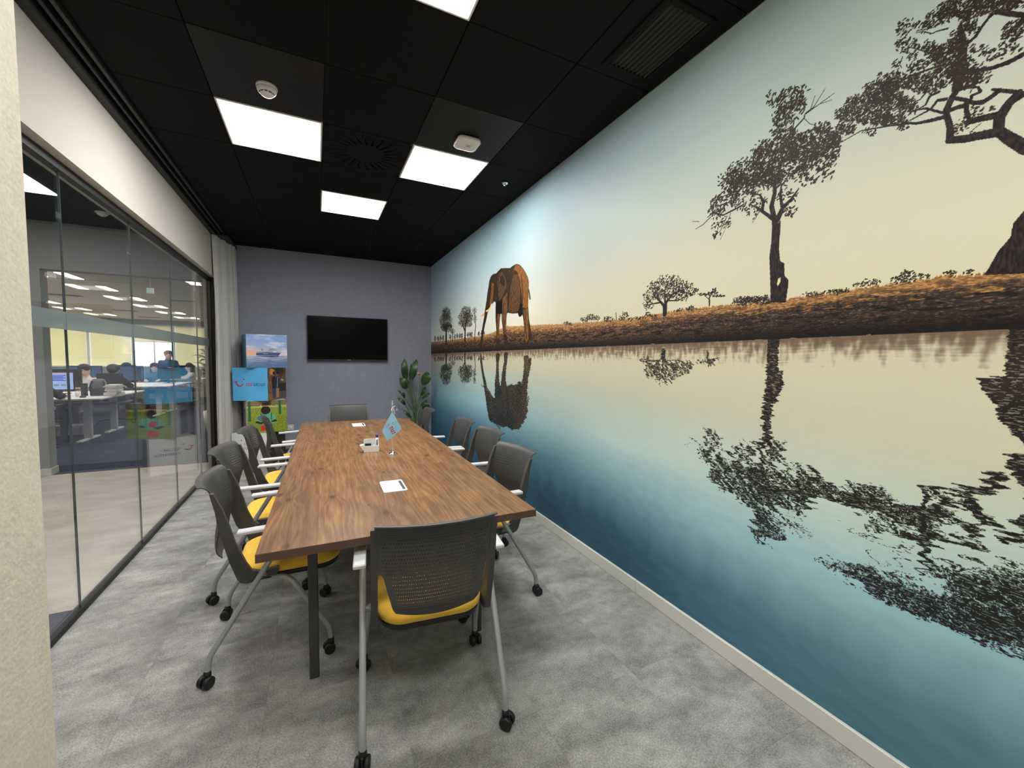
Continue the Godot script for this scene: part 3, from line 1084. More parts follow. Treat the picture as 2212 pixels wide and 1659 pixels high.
func ship_print() -> StandardMaterial3D:
	var C := Canvas.new(0, 1, 0, 1, 288)
	var n := noise(201, 3.0, 4)
	C.fill(func(a: float, b: float) -> Color:
		if b > 0.37:
			var t := (b - 0.37) / 0.63
			var c := Color(0.80, 0.74, 0.78).lerp(Color(0.50, 0.63, 0.84), smoothstep(0.0, 0.9, t + 0.15 * a))
			c = c.lerp(Color(0.96, 0.67, 0.52), exp(-pow((a - 0.06) / 0.22, 2.0) - pow((t - 0.10) / 0.14, 2.0)))
			c = c.lerp(Color(0.95, 0.80, 0.72), 0.6 * exp(-pow((a - 0.98) / 0.25, 2.0) - pow((t - 0.06) / 0.10, 2.0)))
			return c.lerp(Color(0.86, 0.88, 0.92), clampf(n.get_noise_2d(a * 0.5, b * 1.4) * 1.6, 0.0, 0.7))
		var d := (0.37 - b) / 0.37
		var w := Color(0.72, 0.74, 0.82).lerp(Color(0.34, 0.46, 0.62), smoothstep(0.0, 1.0, d + 0.2 * a))
		return w.lerp(Color(0.24, 0.34, 0.50), clampf(n.get_noise_2d(a * 0.7, b * 9.0) * 1.3, 0.0, 0.6)))
	C.poly([0.23, 0.375, 0.235, 0.45, 0.52, 0.47, 0.60, 0.46, 0.84, 0.455, 0.80, 0.40, 0.78, 0.37], Color(0.22, 0.28, 0.48), 0.05)
	C.poly([0.24, 0.44, 0.25, 0.49, 0.50, 0.505, 0.55, 0.545, 0.66, 0.565, 0.72, 0.53, 0.76, 0.50, 0.83, 0.462, 0.60, 0.462, 0.52, 0.472], Color(0.60, 0.63, 0.70), 0.08)
	C.poly([0.36, 0.51, 0.37, 0.55, 0.345, 0.56, 0.35, 0.575, 0.40, 0.56, 0.40, 0.51], Color(0.42, 0.45, 0.55))
	C.poly([0.55, 0.54, 0.56, 0.575, 0.66, 0.585, 0.73, 0.545, 0.66, 0.56], Color(0.45, 0.50, 0.60))
	C.poly([0.64, 0.475, 0.66, 0.51, 0.74, 0.50, 0.72, 0.475], Color(0.86, 0.87, 0.90))
	C.poly([0.25, 0.36, 0.78, 0.365, 0.80, 0.34, 0.60, 0.315, 0.40, 0.335], Color(0.20, 0.26, 0.42), 0.1)
	C.line([0.40, 0.425, 0.012, 0.52, 0.43, 0.012], Color(0.72, 0.76, 0.84))
	return print_mat(C)

func people_print() -> StandardMaterial3D:
	var C := Canvas.new(0, 1, 0, 1, 192)
	var n := noise(202, 4.0, 4)
	C.fill(func(a: float, b: float) -> Color:
		var c := Color(0.42, 0.30, 0.20).lerp(Color(0.66, 0.52, 0.38), clampf(0.4 + n.get_noise_2d(a * 2.2, b * 0.8) * 1.3, 0, 1))
		if b < 0.5 and a > 0.45: c = Color(0.24, 0.22, 0.19)
		if b < 0.25: c = Color(0.46, 0.40, 0.33)
		return c * (0.9 + 0.25 * n.get_noise_2d(a * 8.0, b * 8.0)))
	C.poly([0.1, 0.85, 0.15, 0.98, 0.35, 0.95, 0.38, 0.82, 0.2, 0.78], Color(0.88, 0.62, 0.28), 0.15)
	C.poly([0.0, 0.0, 0.0, 0.22, 0.25, 0.2, 0.3, 0.0], Color(0.62, 0.40, 0.20), 0.1)
	for e in [[0.32, 0.0, Color(0.12, 0.11, 0.13), Color(0.20, 0.28, 0.46)], [0.52, 0.02, Color(0.13, 0.17, 0.30), Color(0.74, 0.55, 0.42)]]:
		var x: float = e[0]
		C.poly([x - 0.07, 0.30, x - 0.10, 0.62, x - 0.05, 0.74, x + 0.07, 0.74, x + 0.11, 0.62, x + 0.08, 0.30], e[2])
		C.poly([x - 0.07, 0.06, x - 0.07, 0.36, x + 0.08, 0.36, x + 0.06, 0.06], e[3])
		C.spot(x, 0.80, 0.05, 0.065, 0.0, Color(0.62, 0.43, 0.32))
		C.spot(x + 0.01, 0.84, 0.055, 0.05, 0.0, Color(0.14, 0.09, 0.07))
	C.line([0.50, 0.40, 0.025, 0.54, 0.70, 0.02], Color(0.86, 0.86, 0.88))
	C.spot(0.80, 0.60, 0.09, 0.03, 0.2, Color(0.78, 0.76, 0.72))
	C.spot(0.74, 0.66, 0.03, 0.02, 0.0, Color(0.70, 0.24, 0.18))
	return print_mat(C)

func garden_print() -> StandardMaterial3D:
	var C := Canvas.new(0, 1, 0, 1, 256)
	var n := noise(203, 4.0, 4)
	C.fill(func(a: float, b: float) -> Color:
		var g := n.get_noise_2d(a * 5.0, b * 9.0)
		var c := Color(0.66, 0.70, 0.20).lerp(Color(0.42, 0.52, 0.14), clampf(0.5 + g * 1.6, 0, 1))
		if b > 0.84: c = Color(0.62, 0.52, 0.36).lerp(Color(0.40, 0.36, 0.24), clampf(0.5 + g * 1.4, 0, 1))
		elif b > 0.78: c = Color(0.72, 0.74, 0.40)
		if absf(b - 0.70) < 0.012: c = Color(0.55, 0.52, 0.42)
		if n.get_noise_2d(a * 16.0, b * 22.0) > 0.36 and b < 0.5: c = Color(0.12, 0.16, 0.06)
		return c)
	for x in [0.06, 0.82]: C.poly([x - 0.03, 0.38 if x < 0.5 else 0.55, x - 0.03, 1.0, x + 0.03, 1.0, x + 0.03, 0.38 if x < 0.5 else 0.55], Color(0.13, 0.40, 0.22), 0.1)
	C.line([0.0, 0.86, 0.01, 0.7, 0.84, 0.01], Color(0.30, 0.24, 0.18))
	C.poly([0.20, 0.28, 0.24, 0.52, 0.36, 0.62, 0.60, 0.62, 0.72, 0.50, 0.72, 0.28], Color(0.36, 0.70, 0.52), 0.06)
	C.line([0.34, 0.60, 0.02, 0.35, 0.40, 0.02], Color(0.12, 0.18, 0.14))
	C.line([0.60, 0.60, 0.02, 0.60, 0.40, 0.02], Color(0.12, 0.18, 0.14))
	C.spot(0.46, 0.70, 0.12, 0.13, 0.0, Color(0.16, 0.09, 0.07))
	C.poly([0.28, 0.80, 0.34, 0.86, 0.60, 0.86, 0.68, 0.80, 0.60, 0.82, 0.34, 0.82], Color(0.84, 0.74, 0.58), 0.05)
	C.poly([0.36, 0.84, 0.37, 0.93, 0.60, 0.93, 0.60, 0.84], Color(0.34, 0.24, 0.18), 0.05)
	C.line([0.24, 0.34, 0.07, 0.34, 0.30, 0.06, 0.42, 0.34, 0.05], Color(0.22, 0.13, 0.10))
	C.line([0.70, 0.36, 0.07, 0.62, 0.34, 0.05], Color(0.22, 0.13, 0.10))
	C.spot(0.44, 0.42, 0.10, 0.08, 0.3, Color(0.76, 0.16, 0.20))
	C.poly([0.32, 0.06, 0.34, 0.22, 0.56, 0.22, 0.58, 0.06], Color(0.80, 0.18, 0.20), 0.06)
	return print_mat(C)

func market_print() -> StandardMaterial3D:
	var C := Canvas.new(0, 1, 0, 1, 128)
	var n := noise(204, 4.0, 4)
	C.fill(func(a: float, b: float) -> Color:
		return Color(0.13, 0.12, 0.09).lerp(Color(0.36, 0.30, 0.20), clampf(0.35 + 1.5 * n.get_noise_2d(a * 3.0, b * 3.0), 0, 1)))
	return print_mat(C)

func smile(parent: Node3D, at: Vector3, s: float) -> void:
	# a grin with a serif at its left end and a dot over its right end
	var o := []
	var inner := []
	for k in 13:
		var a := lerpf(PI * 1.02, PI * 1.86, k / 12.0)
		var th := 0.13 * (0.35 + 0.65 * sin(PI * (0.15 + 0.75 * k / 12.0)))
		o.append(Vector2(0.5 + 0.5 * cos(a), 0.62 + 0.62 * sin(a)) * s)
		inner.push_front(Vector2(0.5 + (0.5 - th) * cos(a), 0.64 + (0.62 - th) * sin(a)) * s)
	var st := st_new()
	prism(st, o + inner, 0.0012, Transform3D(Basis(), at))
	prism(st, [Vector2(-0.16, 0.60) * s, Vector2(0.26, 0.60) * s, Vector2(0.26, 0.69) * s, Vector2(-0.16, 0.69) * s], 0.0012, Transform3D(Basis(), at + Vector3(0, 0, 0.0002)))
	lathe(st, [Vector2(0.0, 0.0006), Vector2(0.085 * s, 0.0006), Vector2(0.085 * s, -0.0006), Vector2(0.0, -0.0006)], 16, Transform3D(Basis(Vector3.RIGHT, PI / 2), at + Vector3(1.02 * s, 0.94 * s, 0)))
	put("smile_mark", st, M.red, parent)

func letters(parent: Node3D, words: String, at: Vector3, cap: float, m: Material, bold: bool, squeeze := 1.0) -> void:
	var o := put("lettering", text_mesh(words, cap, bold), m, parent)
	o.position = at
	o.scale = Vector3(squeeze, 1, 1)

# a cube of printed boards; prints for front (+z), right, back, left
func display_cube(label: String, at: Vector3, a: float, h: float, turn: float, prints: Array, lid: Material) -> Node3D:
	var t := thing("display_cube", label, "display cube", at, turn, "stacked display cubes")
	var th := 0.008
	for k in 4:
		var b := Basis(Vector3.UP, PI / 2 * k)
		var st := st_new()
		var hx := a / 2
		var q := [Vector3(-hx, 0, hx), Vector3(hx, 0, hx), Vector3(hx, h, hx), Vector3(-hx, h, hx)]
		quad_uv(st, q.map(func(p): return b * p), [Vector2(0, 1), Vector2(1, 1), Vector2(1, 0), Vector2(0, 0)], b * Vector3(0, 0, 1))
		var r := [Vector3(-hx, 0, hx - th), Vector3(hx, 0, hx - th), Vector3(hx, h, hx - th), Vector3(-hx, h, hx - th)]
		quad_uv(st, r.map(func(p): return b * p), [Vector2(0, 1), Vector2(0, 1), Vector2(0, 1), Vector2(0, 1)], b * Vector3(0, 0, -1))
		put(["front_board", "side_board", "back_board", "side_board"][k], st, prints[k], t)
	var st := st_new()
	box2(st, Vector3(-a / 2 + th, h - th, -a / 2 + th), Vector3(a / 2 - th, h - 0.0005, a / 2 - th))
	put("lid", st, lid, t)
	return t

func build_cubes() -> void:
	var blue := triplanar(mat(Color.WHITE, 0.45), 1.5)
	blue.albedo_texture = mottled(Vector3(96, 182, 236), [[grey(211, 0.02, 128, 128), 6.0]], 128)
	var teal := mat(col(64, 128, 160), 0.45)
	var white := mat(col(228, 228, 222), 0.5)
	var c := Vector3(-0.655, 0, -6.515)
	var w := display_cube("white display cube with red grin mark at the bottom of the stack", c + Vector3(-0.06, 0.0, 0.02), 0.46, 0.435, -0.42, [white, market_print(), white, white], white)
	smile(w, Vector3(-0.187, 0.262, 0.2306), 0.086)
	letters(w, "TUI CARE", Vector3(-0.072, 0.290, 0.2302), 0.031, M.ink, false)
	letters(w, "FOUNDATION", Vector3(-0.072, 0.235, 0.2302), 0.031, M.ink, false, 0.95)
	var g := display_cube("display cube printed with a child in a green garden", c + Vector3(0.01, 0.436, 0.0), 0.46, 0.43, 0.22, [garden_print(), white, white, white], white)
	display_cube_slot(g)
	var m := display_cube("bright blue display cube with red and dark lettering", c + Vector3(-0.035, 0.867, 0.01), 0.455, 0.435, -0.42, [blue, people_print(), blue, teal], blue)
	smile(m, Vector3(-0.186, 0.185, 0.2281), 0.105)
	letters(m, "TUI", Vector3(-0.058, 0.214, 0.2277), 0.040, M.red, true, 0.92)
	letters(m, "GROUP", Vector3(0.038, 0.214, 0.2277), 0.040, M.ink, false, 0.88)
	display_cube("display cube printed with a cruise ship at sunset on top of the stack", c + Vector3(0.02, 1.303, 0.0), 0.47, 0.44, 0.24, [ship_print(), teal, teal, teal], teal)

func display_cube_slot(t: Node3D) -> void:
	var st := st_new()
	box2(st, Vector3(-0.231, 0.02, -0.10), Vector3(-0.2302, 0.32, 0.06))
	put("grey_print", st, mat(col(120, 120, 122), 0.5), t)

# ---------------------------------------------------------------- plants
func blade(st: SurfaceTool, base: Vector3, tip: Vector3, width: float, bulge: Vector3, n := 8) -> void:
	smooth(st)
	var dir := (tip - base).normalized()
	var side := dir.cross(bulge).normalized()
	var rows := []
	for i in n + 1:
		var t := float(i) / n
		var w := width * 0.5 * pow(sin(PI * pow(0.04 + 0.96 * t, 0.8)), 0.75) if i < n else 0.0
		var c := base.lerp(tip, t) + bulge * (sin(PI * t) * 0.06)
		rows.append([c - side * w + bulge * (w * 0.35), c, c + side * w + bulge * (w * 0.35)])
	for i in n:
		for k in 2:
			var q := [rows[i][k], rows[i][k + 1], rows[i + 1][k + 1], rows[i + 1][k]]
			if (q[2] - q[3]).length() < 1e-5: q = [q[0], q[1], q[2]]
			if (q[1] - q[0]).length() < 1e-5: continue
			face(st, q, q[0] - bulge)

func build_plant() -> void:
	var t := thing("potted_plant", "tall potted bird of paradise plant in the corner by the mural", "plant", Vector3(1.43, 0, -6.50))
	var st := st_new()
	lathe(st, [Vector2(0.0, 0.0), Vector2(0.11, 0.0), Vector2(0.15, 0.30), Vector2(0.155, 0.32), Vector2(0.14, 0.32), Vector2(0.135, 0.29), Vector2(0.0, 0.29)], 28)
	put("pot", st, M.plastic, t)
	st = st_new()
	lathe(st, [Vector2(0.0, 0.292), Vector2(0.134, 0.292), Vector2(0.134, 0.285)].duplicate(), 24)
	put("soil", st, mat(col(50, 38, 30), 0.95), t)
	var green := mat(col(48, 76, 40), 0.42)
	green.backlight_enabled = true
	green.backlight = Color(0.10, 0.18, 0.06)
	var stem := mat(col(74, 100, 50), 0.5)
	var L := [[1.269, 1.449, 1.286, 1.104, 0.085], [1.192, 1.373, 1.250, 1.202, 0.050], [1.339, 1.374, 1.338, 1.134, 0.07], [1.459, 1.440, 1.360, 1.104, 0.095], [1.187, 1.143, 1.293, 0.969, 0.115], [1.588, 1.246, 1.526, 1.033, 0.115], [1.153, 0.942, 1.263, 0.819, 0.048], [1.153, 0.830, 1.273, 0.709, 0.048], [1.229, 0.651, 1.351, 0.505, 0.036], [1.619, 0.997, 1.541, 0.849, 0.055], [1.650, 0.900, 1.526, 0.811, 0.04], [1.618, 0.777, 1.503, 0.681, 0.05], [1.673, 0.667, 1.533, 0.642, 0.07]]
	rng.seed = 31
	for k in L.size():
		var e: Array = L[k]
		var dz := rng.randf_range(-0.10, 0.12)
		var tip := Vector3(e[0] - 1.43, e[1], dz * 1.2)
		var b := Vector3(e[2] - 1.43, e[3], dz)
		var root := Vector3(rng.randf_range(-0.05, 0.05), 0.28, rng.randf_range(-0.05, 0.05))
		st = st_new()
		tube(st, [root, root.lerp(b, 0.5) + Vector3((root.x - b.x) * 0.25, 0.03, 0), b, b.lerp(tip, 0.5)], [0.011, 0.008, 0.005, 0.003], 6)
		var s := put("leaf_stalk", st, stem, t)
		st = st_new()
		blade(st, b, tip, e[4] * 1.3, Vector3(rng.randf_range(-0.4, 0.4), 0.25, 1).normalized())
		put("leaf", st, green, t)
	st = st_new()
	tube(st, [Vector3(0.01, 0.28, 0.02), Vector3(0.02, 0.8, 0.05), Vector3(0.04, 1.20, 0.06)], [0.006, 0.005, 0.004], 6)
	put("flower_stalk", st, mat(col(150, 140, 100), 0.6), t)
	for k in 4:
		st = st_new()
		blade(st, Vector3(0.04, 1.19, 0.06), Vector3(0.04 + 0.03 * (k - 1.5), 1.245 - 0.01 * absf(k - 1.0), 0.06), 0.018, Vector3(0, 0, 1), 5)
		put("petal", st, mat(col(214, 140, 96), 0.5), t)

# ---------------------------------------------------------------- corridor and office beyond the glass
func build_corridor() -> void:
	var pale := mat(Color.WHITE, 0.9, 0.0, 0.2)
	pale = triplanar(pale, 0.4)
	pale.albedo_texture = mottled(Vector3(184, 178, 166), [[streaks(301, 0.012, 512, 512, 2, 3), 14.0], [grey(302, 0.2, 512, 512, 2), 8.0]], 512)
	var navy := triplanar(mat(Color.WHITE, 0.95, 0.0, 0.2), 0.6)
	navy.albedo_texture = mottled(Vector3(58, 63, 80), [[streaks(303, 0.02, 512, 512, 4, 3), 12.0], [grey(304, 0.25, 512, 512, 2), 12.0]], 512)
	M.navy = navy
	var st := st_new()
	box2(st, Vector3(-9.0, -0.12, ZO), Vector3(XL - 0.05, 0.0, -3.07))
	struct("floor_corridor", st, pale, "pale beige carpet in the corridor beyond the glass")
	st = st_new()
	box2(st, Vector3(-9.0, -0.12, -3.068), Vector3(XL - 0.05, 0.0, 1.0))
	struct("floor_entry", st, navy, "navy carpet strip beside the pale corridor carpet")
	st = st_new()
	box2(st, Vector3(-9.0, HC, ZO - 0.1), Vector3(XL - 0.10, HC + 0.1, 1.0))
	struct("ceiling_corridor", st, M.ceiling, "black ceiling over the corridor")
	# bulkhead and wall end where the office opens
	var wallp := mat(col(150, 154, 152), 0.8, 0.0, 0.3)
	M.office_wall = wallp
	st = st_new()
	box2(st, Vector3(-2.89, 2.45, ZO - 0.15), Vector3(XL - 0.06, HC + 0.1, ZO))
	struct("wall_bulkhead", st, wallp, "grey bulkhead above the opening to the office")
	st = st_new()
	box2(st, Vector3(-9.0, 0.0, ZO - 0.15), Vector3(-2.89, HC + 0.1, ZO))
	struct("wall_corridor", st, wallp, "white wall end at the opening to the office")
	st = st_new()
	box2(st, Vector3(-8.9, 0.0, ZO), Vector3(-2.875, 0.085, ZO + 0.015), 0.003)
	box2(st, Vector3(-2.89, 0.0, ZO - 0.15), Vector3(-2.875, 0.085, ZO), 0.003)
	struct("baseboard_corridor", st, M.base, "white skirting around the wall end by the office")
	st = st_new()
	box2(st, Vector3(-9.1, 0.0, ZO), Vector3(-9.0, HC + 0.1, 1.1))
	box2(st, Vector3(-9.0, 0.0, 1.0), Vector3(-1.3, HC + 0.1, 1.1))
	struct("wall_far_corridor", st, wallp, "plain pale walls closing the corridor")
	var k := 0
	for at in [Vector3(-2.54, HC, -5.33), Vector3(-3.7, HC, -3.6), Vector3(-2.54, HC, -2.4), Vector3(-5.2, HC, -5.33)]:
		var t := thing("corridor_light", ["square ceiling light over the pale corridor carpet by the bulkhead", "square ceiling light over the middle of the corridor", "square ceiling light over the navy strip of the corridor", "square ceiling light at the far side of the corridor"][k], "light", at, 0.0, "corridor ceiling lights")
		k += 1
		st = st_new()
		box(st, Vector3(0, -0.004, 0), Vector3(0.6, 0.008, 0.55), 0.002)
		put("diffuser", st, M.panel, t)
		panel_light(Vector3(0, -0.010, 0), Vector2(0.58, 0.53), LAMP * (0.45 if k == 1 else 0.9), Color(1.0, 0.98, 0.95), t)
	var t := thing("dome_detector", "small white dome detector on the corridor ceiling", "smoke detector", Vector3(-2.07, HC, -6.02))
	st = st_new()
	lathe(st, [Vector2(0.0, 0.0), Vector2(0.06, 0.0), Vector2(0.06, -0.012), Vector2(0.05, -0.016)], 20)
	put("base", st, M.white, t)
	st = st_new()
	lathe(st, [Vector2(0.045, -0.016), Vector2(0.042, -0.03), Vector2(0.02, -0.045), Vector2(0.0, -0.048)], 20)
	put("dome", st, M.white, t)

const OX0 := -9.0
const OX1 := -0.9
const OZ1 := -18.0

func build_office() -> void:
	var st := st_new()
	box2(st, Vector3(OX0 - 0.2, -0.12, OZ1 - 0.2), Vector3(OX1 + 0.2, 0.0, ZO - 0.001))
	struct("floor_office", st, M.navy, "dark navy carpet in the open-plan office")
	st = st_new()
	var oc := mat(col(196, 190, 172), 0.85, 0.0, 0.2)
	box2(st, Vector3(OX0 - 0.2, HO, OZ1 - 0.2), Vector3(OX1 + 0.2, HO + 0.1, ZO - 0.151))
	struct("ceiling_office", st, oc, "pale tiled ceiling of the open-plan office")
	st = st_new()
	box2(st, Vector3(OX1, 0.0, OZ1 - 0.2), Vector3(OX1 + 0.2, HO + 0.1, ZB - 0.15))
	struct("wall_office", st, M.office_wall, "white side wall of the open-plan office")
	st = st_new()
	box2(st, Vector3(OX0 - 0.2, 0.0, OZ1 - 0.2), Vector3(OX0, HO + 0.1, ZO - 0.15))
	struct("wall_far_office", st, M.office_wall, "white far side wall of the open-plan office")
	st = st_new()
	box2(st, Vector3(OX0, 0.0, OZ1 - 0.2), Vector3(OX1, 1.08, OZ1))
	box2(st, Vector3(OX0, 2.53, OZ1 - 0.2), Vector3(OX1, HO + 0.1, OZ1))
	struct("wall_window", st, M.office_wall, "window wall of the open-plan office")
	# windows with roller blinds
	var blind := mat(col(238, 238, 218), 0.9, 0.0, 0.1)
	blind.backlight_enabled = true
	blind.backlight = Color(1.0, 0.96, 0.82)
	var x := OX0
	var k := 0
	var mull := -7.80
	for i in 7:
		var a := -8.91 + i * 1.112
		var b := a + 1.112
		if i == 6: b = OX1
		var w := Node3D.new()
		w.name = "window_%d" % (i + 2)
		add_child(w)
		tag(w, ["first", "second", "third", "fourth", "fifth", "sixth", "seventh"][i] + " white framed window from the far office wall", "", "", "structure")
		st = st_new()
		box2(st, Vector3(a - 0.035, 1.08, OZ1 - 0.12), Vector3(a + 0.035, 2.53, OZ1 + 0.01), 0.004)
		put("mullion", st, M.white, w)
		st = st_new()
		box2(st, Vector3(a + 0.035, 1.08, OZ1 - 0.12), Vector3(b - 0.035, 1.12, OZ1 + 0.02), 0.003)
		put("sill", st, M.white, w)
		st = st_new()
		box2(st, Vector3(a + 0.035, 1.12, OZ1 - 0.08), Vector3(b - 0.035, 2.53, OZ1 - 0.07))
		put("pane", st, M.glass, w)
		if i == 3:
			st = st_new()
			box2(st, Vector3((a + b) * 0.5 - 0.02, 1.12, OZ1 - 0.09), Vector3((a + b) * 0.5 + 0.02, 2.53, OZ1 - 0.05))
			put("bar", st, M.white, w)
		var t := thing("roller_blind", "pale yellow roller blind, " + ["first", "second", "third", "fourth, half raised", "fifth", "sixth", "seventh"][i] + " along the office windows", "blind", Vector3((a + b) * 0.5, 0, OZ1 - 0.03), 0.0, "roller blinds on the office windows")
		var y0 := 1.13 if i != 3 else 1.95
		var hw := (b - a) * 0.5 - 0.05
		st = st_new()
		box2(st, Vector3(-hw, y0, -0.001), Vector3(hw, 2.48, 0.001))
		put("fabric", st, blind, t)
		st = st_new()
		tube(st, [Vector3(-hw, 2.50, 0), Vector3(hw, 2.50, 0)], 0.022, 10)
		put("roller", st, M.white, t)
		st = st_new()
		box2(st, Vector3(-hw, y0 - 0.02, -0.006), Vector3(hw, y0, 0.006), 0.002)
		put("bottom_bar", st, M.white, t)
	# recessed lights: two lamps in a pale tray
	var lamp := glow(Color(1.0, 0.98, 0.94), 2.2)
	var tray := mat(col(205, 204, 196), 0.5)
	for e in [[-3.68, [-8.86, -10.15, -11.65, -13.1, -14.7, -16.3]], [-5.78, [-8.86, -10.3, -11.8, -13.35, -14.85, -16.4]], [-1.63, [-8.55, -10.1, -11.65, -13.2]], [-7.7, [-10.3, -13.35, -16.4]]]:
		var n := 0
		for z in e[1]:
			n += 1
			var row: String = {-3.68: "above the desk ends", -5.78: "above the middle of the desks", -1.63: "along the office side wall", -7.7: "along the far office wall"}[e[0]]
			var t := thing("office_light", "twin-tube office ceiling light %s, %s from the bulkhead" % [row, ["first", "second", "third", "fourth", "fifth", "sixth"][n - 1]], "light", Vector3(e[0], HO, z), 0.0, "office ceiling lights")
			st = st_new()
			box(st, Vector3(0, -0.003, 0), Vector3(0.60, 0.006, 0.60), 0.001)
			put("tray", st, tray, t)
			for s in [-1.0, 1.0]:
				st = st_new()
				box(st, Vector3(s * 0.21, -0.012, 0), Vector3(0.13, 0.012, 0.56), 0.003)
				put("lamp", st, lamp, t)
			panel_light(Vector3(0, -0.02, 0), Vector2(0.56, 0.56), LAMP * 0.55, Color(1.0, 0.98, 0.95), t)
	# slots and a track in the ceiling
	for e in [[Vector3(-4.7, HO, -11.75), 0.55, "dark ceiling air slot above the first desks"], [Vector3(-4.7, HO, -14.8), 0.5, "dark ceiling air slot above the second desks"], [Vector3(-4.75, HO, -16.85), 0.55, "dark ceiling air slot close to the window wall"], [Vector3(-2.66, HO, -11.55), 0.46, "dark ceiling air slot on the side wall half of the office"]]:
		var t := thing("air_slot", e[2], "air vent", e[0], 0.0, "air slots in the office ceiling")
		st = st_new()
		box(st, Vector3(0, -0.004, 0), Vector3(e[1], 0.008, 0.20), 0.002)
		put("frame", st, mat(col(120, 116, 106), 0.6), t)
		for q in 3:
			st = st_new()
			box(st, Vector3(0, -0.009, -0.06 + 0.06 * q), Vector3(e[1] - 0.04, 0.003, 0.03))
			put("opening", st, M.plastic, t)
	st = st_new()
	box2(st, Vector3(-4.4, HO - 0.012, -9.33), Vector3(-2.9, HO, -9.29), 0.002)
	tag(put("ceiling_track", st, M.white), "thin white track across the office ceiling", "track")
	var sg := thing("exit_sign", "small lit pale green sign hanging from the office ceiling", "sign", Vector3(-2.40, 2.50, -8.55))
	st = st_new()
	box(st, Vector3(0, 0, 0), Vector3(0.09, 0.09, 0.03), 0.004)
	put("housing", st, M.white, sg)
	st = st_new()
	box(st, Vector3(0, 0, 0.016), Vector3(0.08, 0.08, 0.002))
	put("lit_face", st, glow(col(196, 224, 220), 0.5), sg)
	st = st_new()
	tube(st, [Vector3(0, 0.045, 0), Vector3(0, 0.20, 0)], 0.004, 6)
	put("hanger", st, M.white, sg)
	build_desks()

func bench(label: String, z0: float, z1: float, x0: float, x1: float) -> void:
	var t := thing("office_desk", label, "desk", Vector3((x0 + x1) / 2, 0, (z0 + z1) / 2), 0.0, "white office desk benches")
	var hx := (x1 - x0) / 2
	var hz := (z0 - z1) / 2
	for s in [-1.0, 1.0]:
		var st := st_new()
		box2(st, Vector3(-hx, 0.715, minf(s * 0.02, s * hz)), Vector3(hx, 0.74, maxf(s * 0.02, s * hz)), 0.003)
		put("desk_top", st, M.white, t)
		for x in [hx - 0.34, 0.0, -hx + 0.34]:
			st = st_new()
			box2(st, Vector3(x - 0.05, 0.03, s * hz * 0.52 - 0.03), Vector3(x + 0.05, 0.715, s * hz * 0.52 + 0.03), 0.004)
			put("column", st, mat(col(186, 190, 192), 0.5), t)
			st = st_new()
			box2(st, Vector3(x - 0.035, 0.0, s * hz * 0.52 - 0.34), Vector3(x + 0.035, 0.03, s * hz * 0.52 + 0.34), 0.006)
			put("foot", st, M.white, t)
	var st := st_new()
	box2(st, Vector3(-hx + 0.1, 0.56, -0.10), Vector3(hx - 0.1, 0.60, 0.10), 0.004)
	put("cable_tray", st, M.plastic, t)

func monitor(label: String, at: Vector3, turn: float, w: float, h: float, lit: Material) -> void:
	var t := thing("computer_monitor", label, "monitor", at, turn, "monitors on the office desks")
	var st := st_new()
	box2(st, Vector3(-w / 2, 0.11, -0.015), Vector3(w / 2, 0.11 + h, 0.012), 0.004)
	put("casing", st, M.rubber, t)
	st = st_new()
	quad_uv(st, [Vector3(-w / 2 + 0.012, 0.125, 0.0126), Vector3(w / 2 - 0.012, 0.125, 0.0126), Vector3(w / 2 - 0.012, 0.098 + h, 0.0126), Vector3(-w / 2 + 0.012, 0.098 + h, 0.0126)], [Vector2(0, 1), Vector2(1, 1), Vector2(1, 0), Vector2(0, 0)], Vector3(0, 0, 1))
	put("screen", st, lit, t)
	st = st_new()
	box2(st, Vector3(-0.025, 0.008, -0.035), Vector3(0.025, 0.22, -0.016), 0.003)
	put("stand", st, M.rubber, t)
	st = st_new()
	rings(st, round_rect(0.12, 0.09, 0.03, 4), [[0.0, 0.0], [0.0, 0.006], [0.006, 0.009], [0.03, 0.0095]])
	put("foot", st, M.rubber, t)

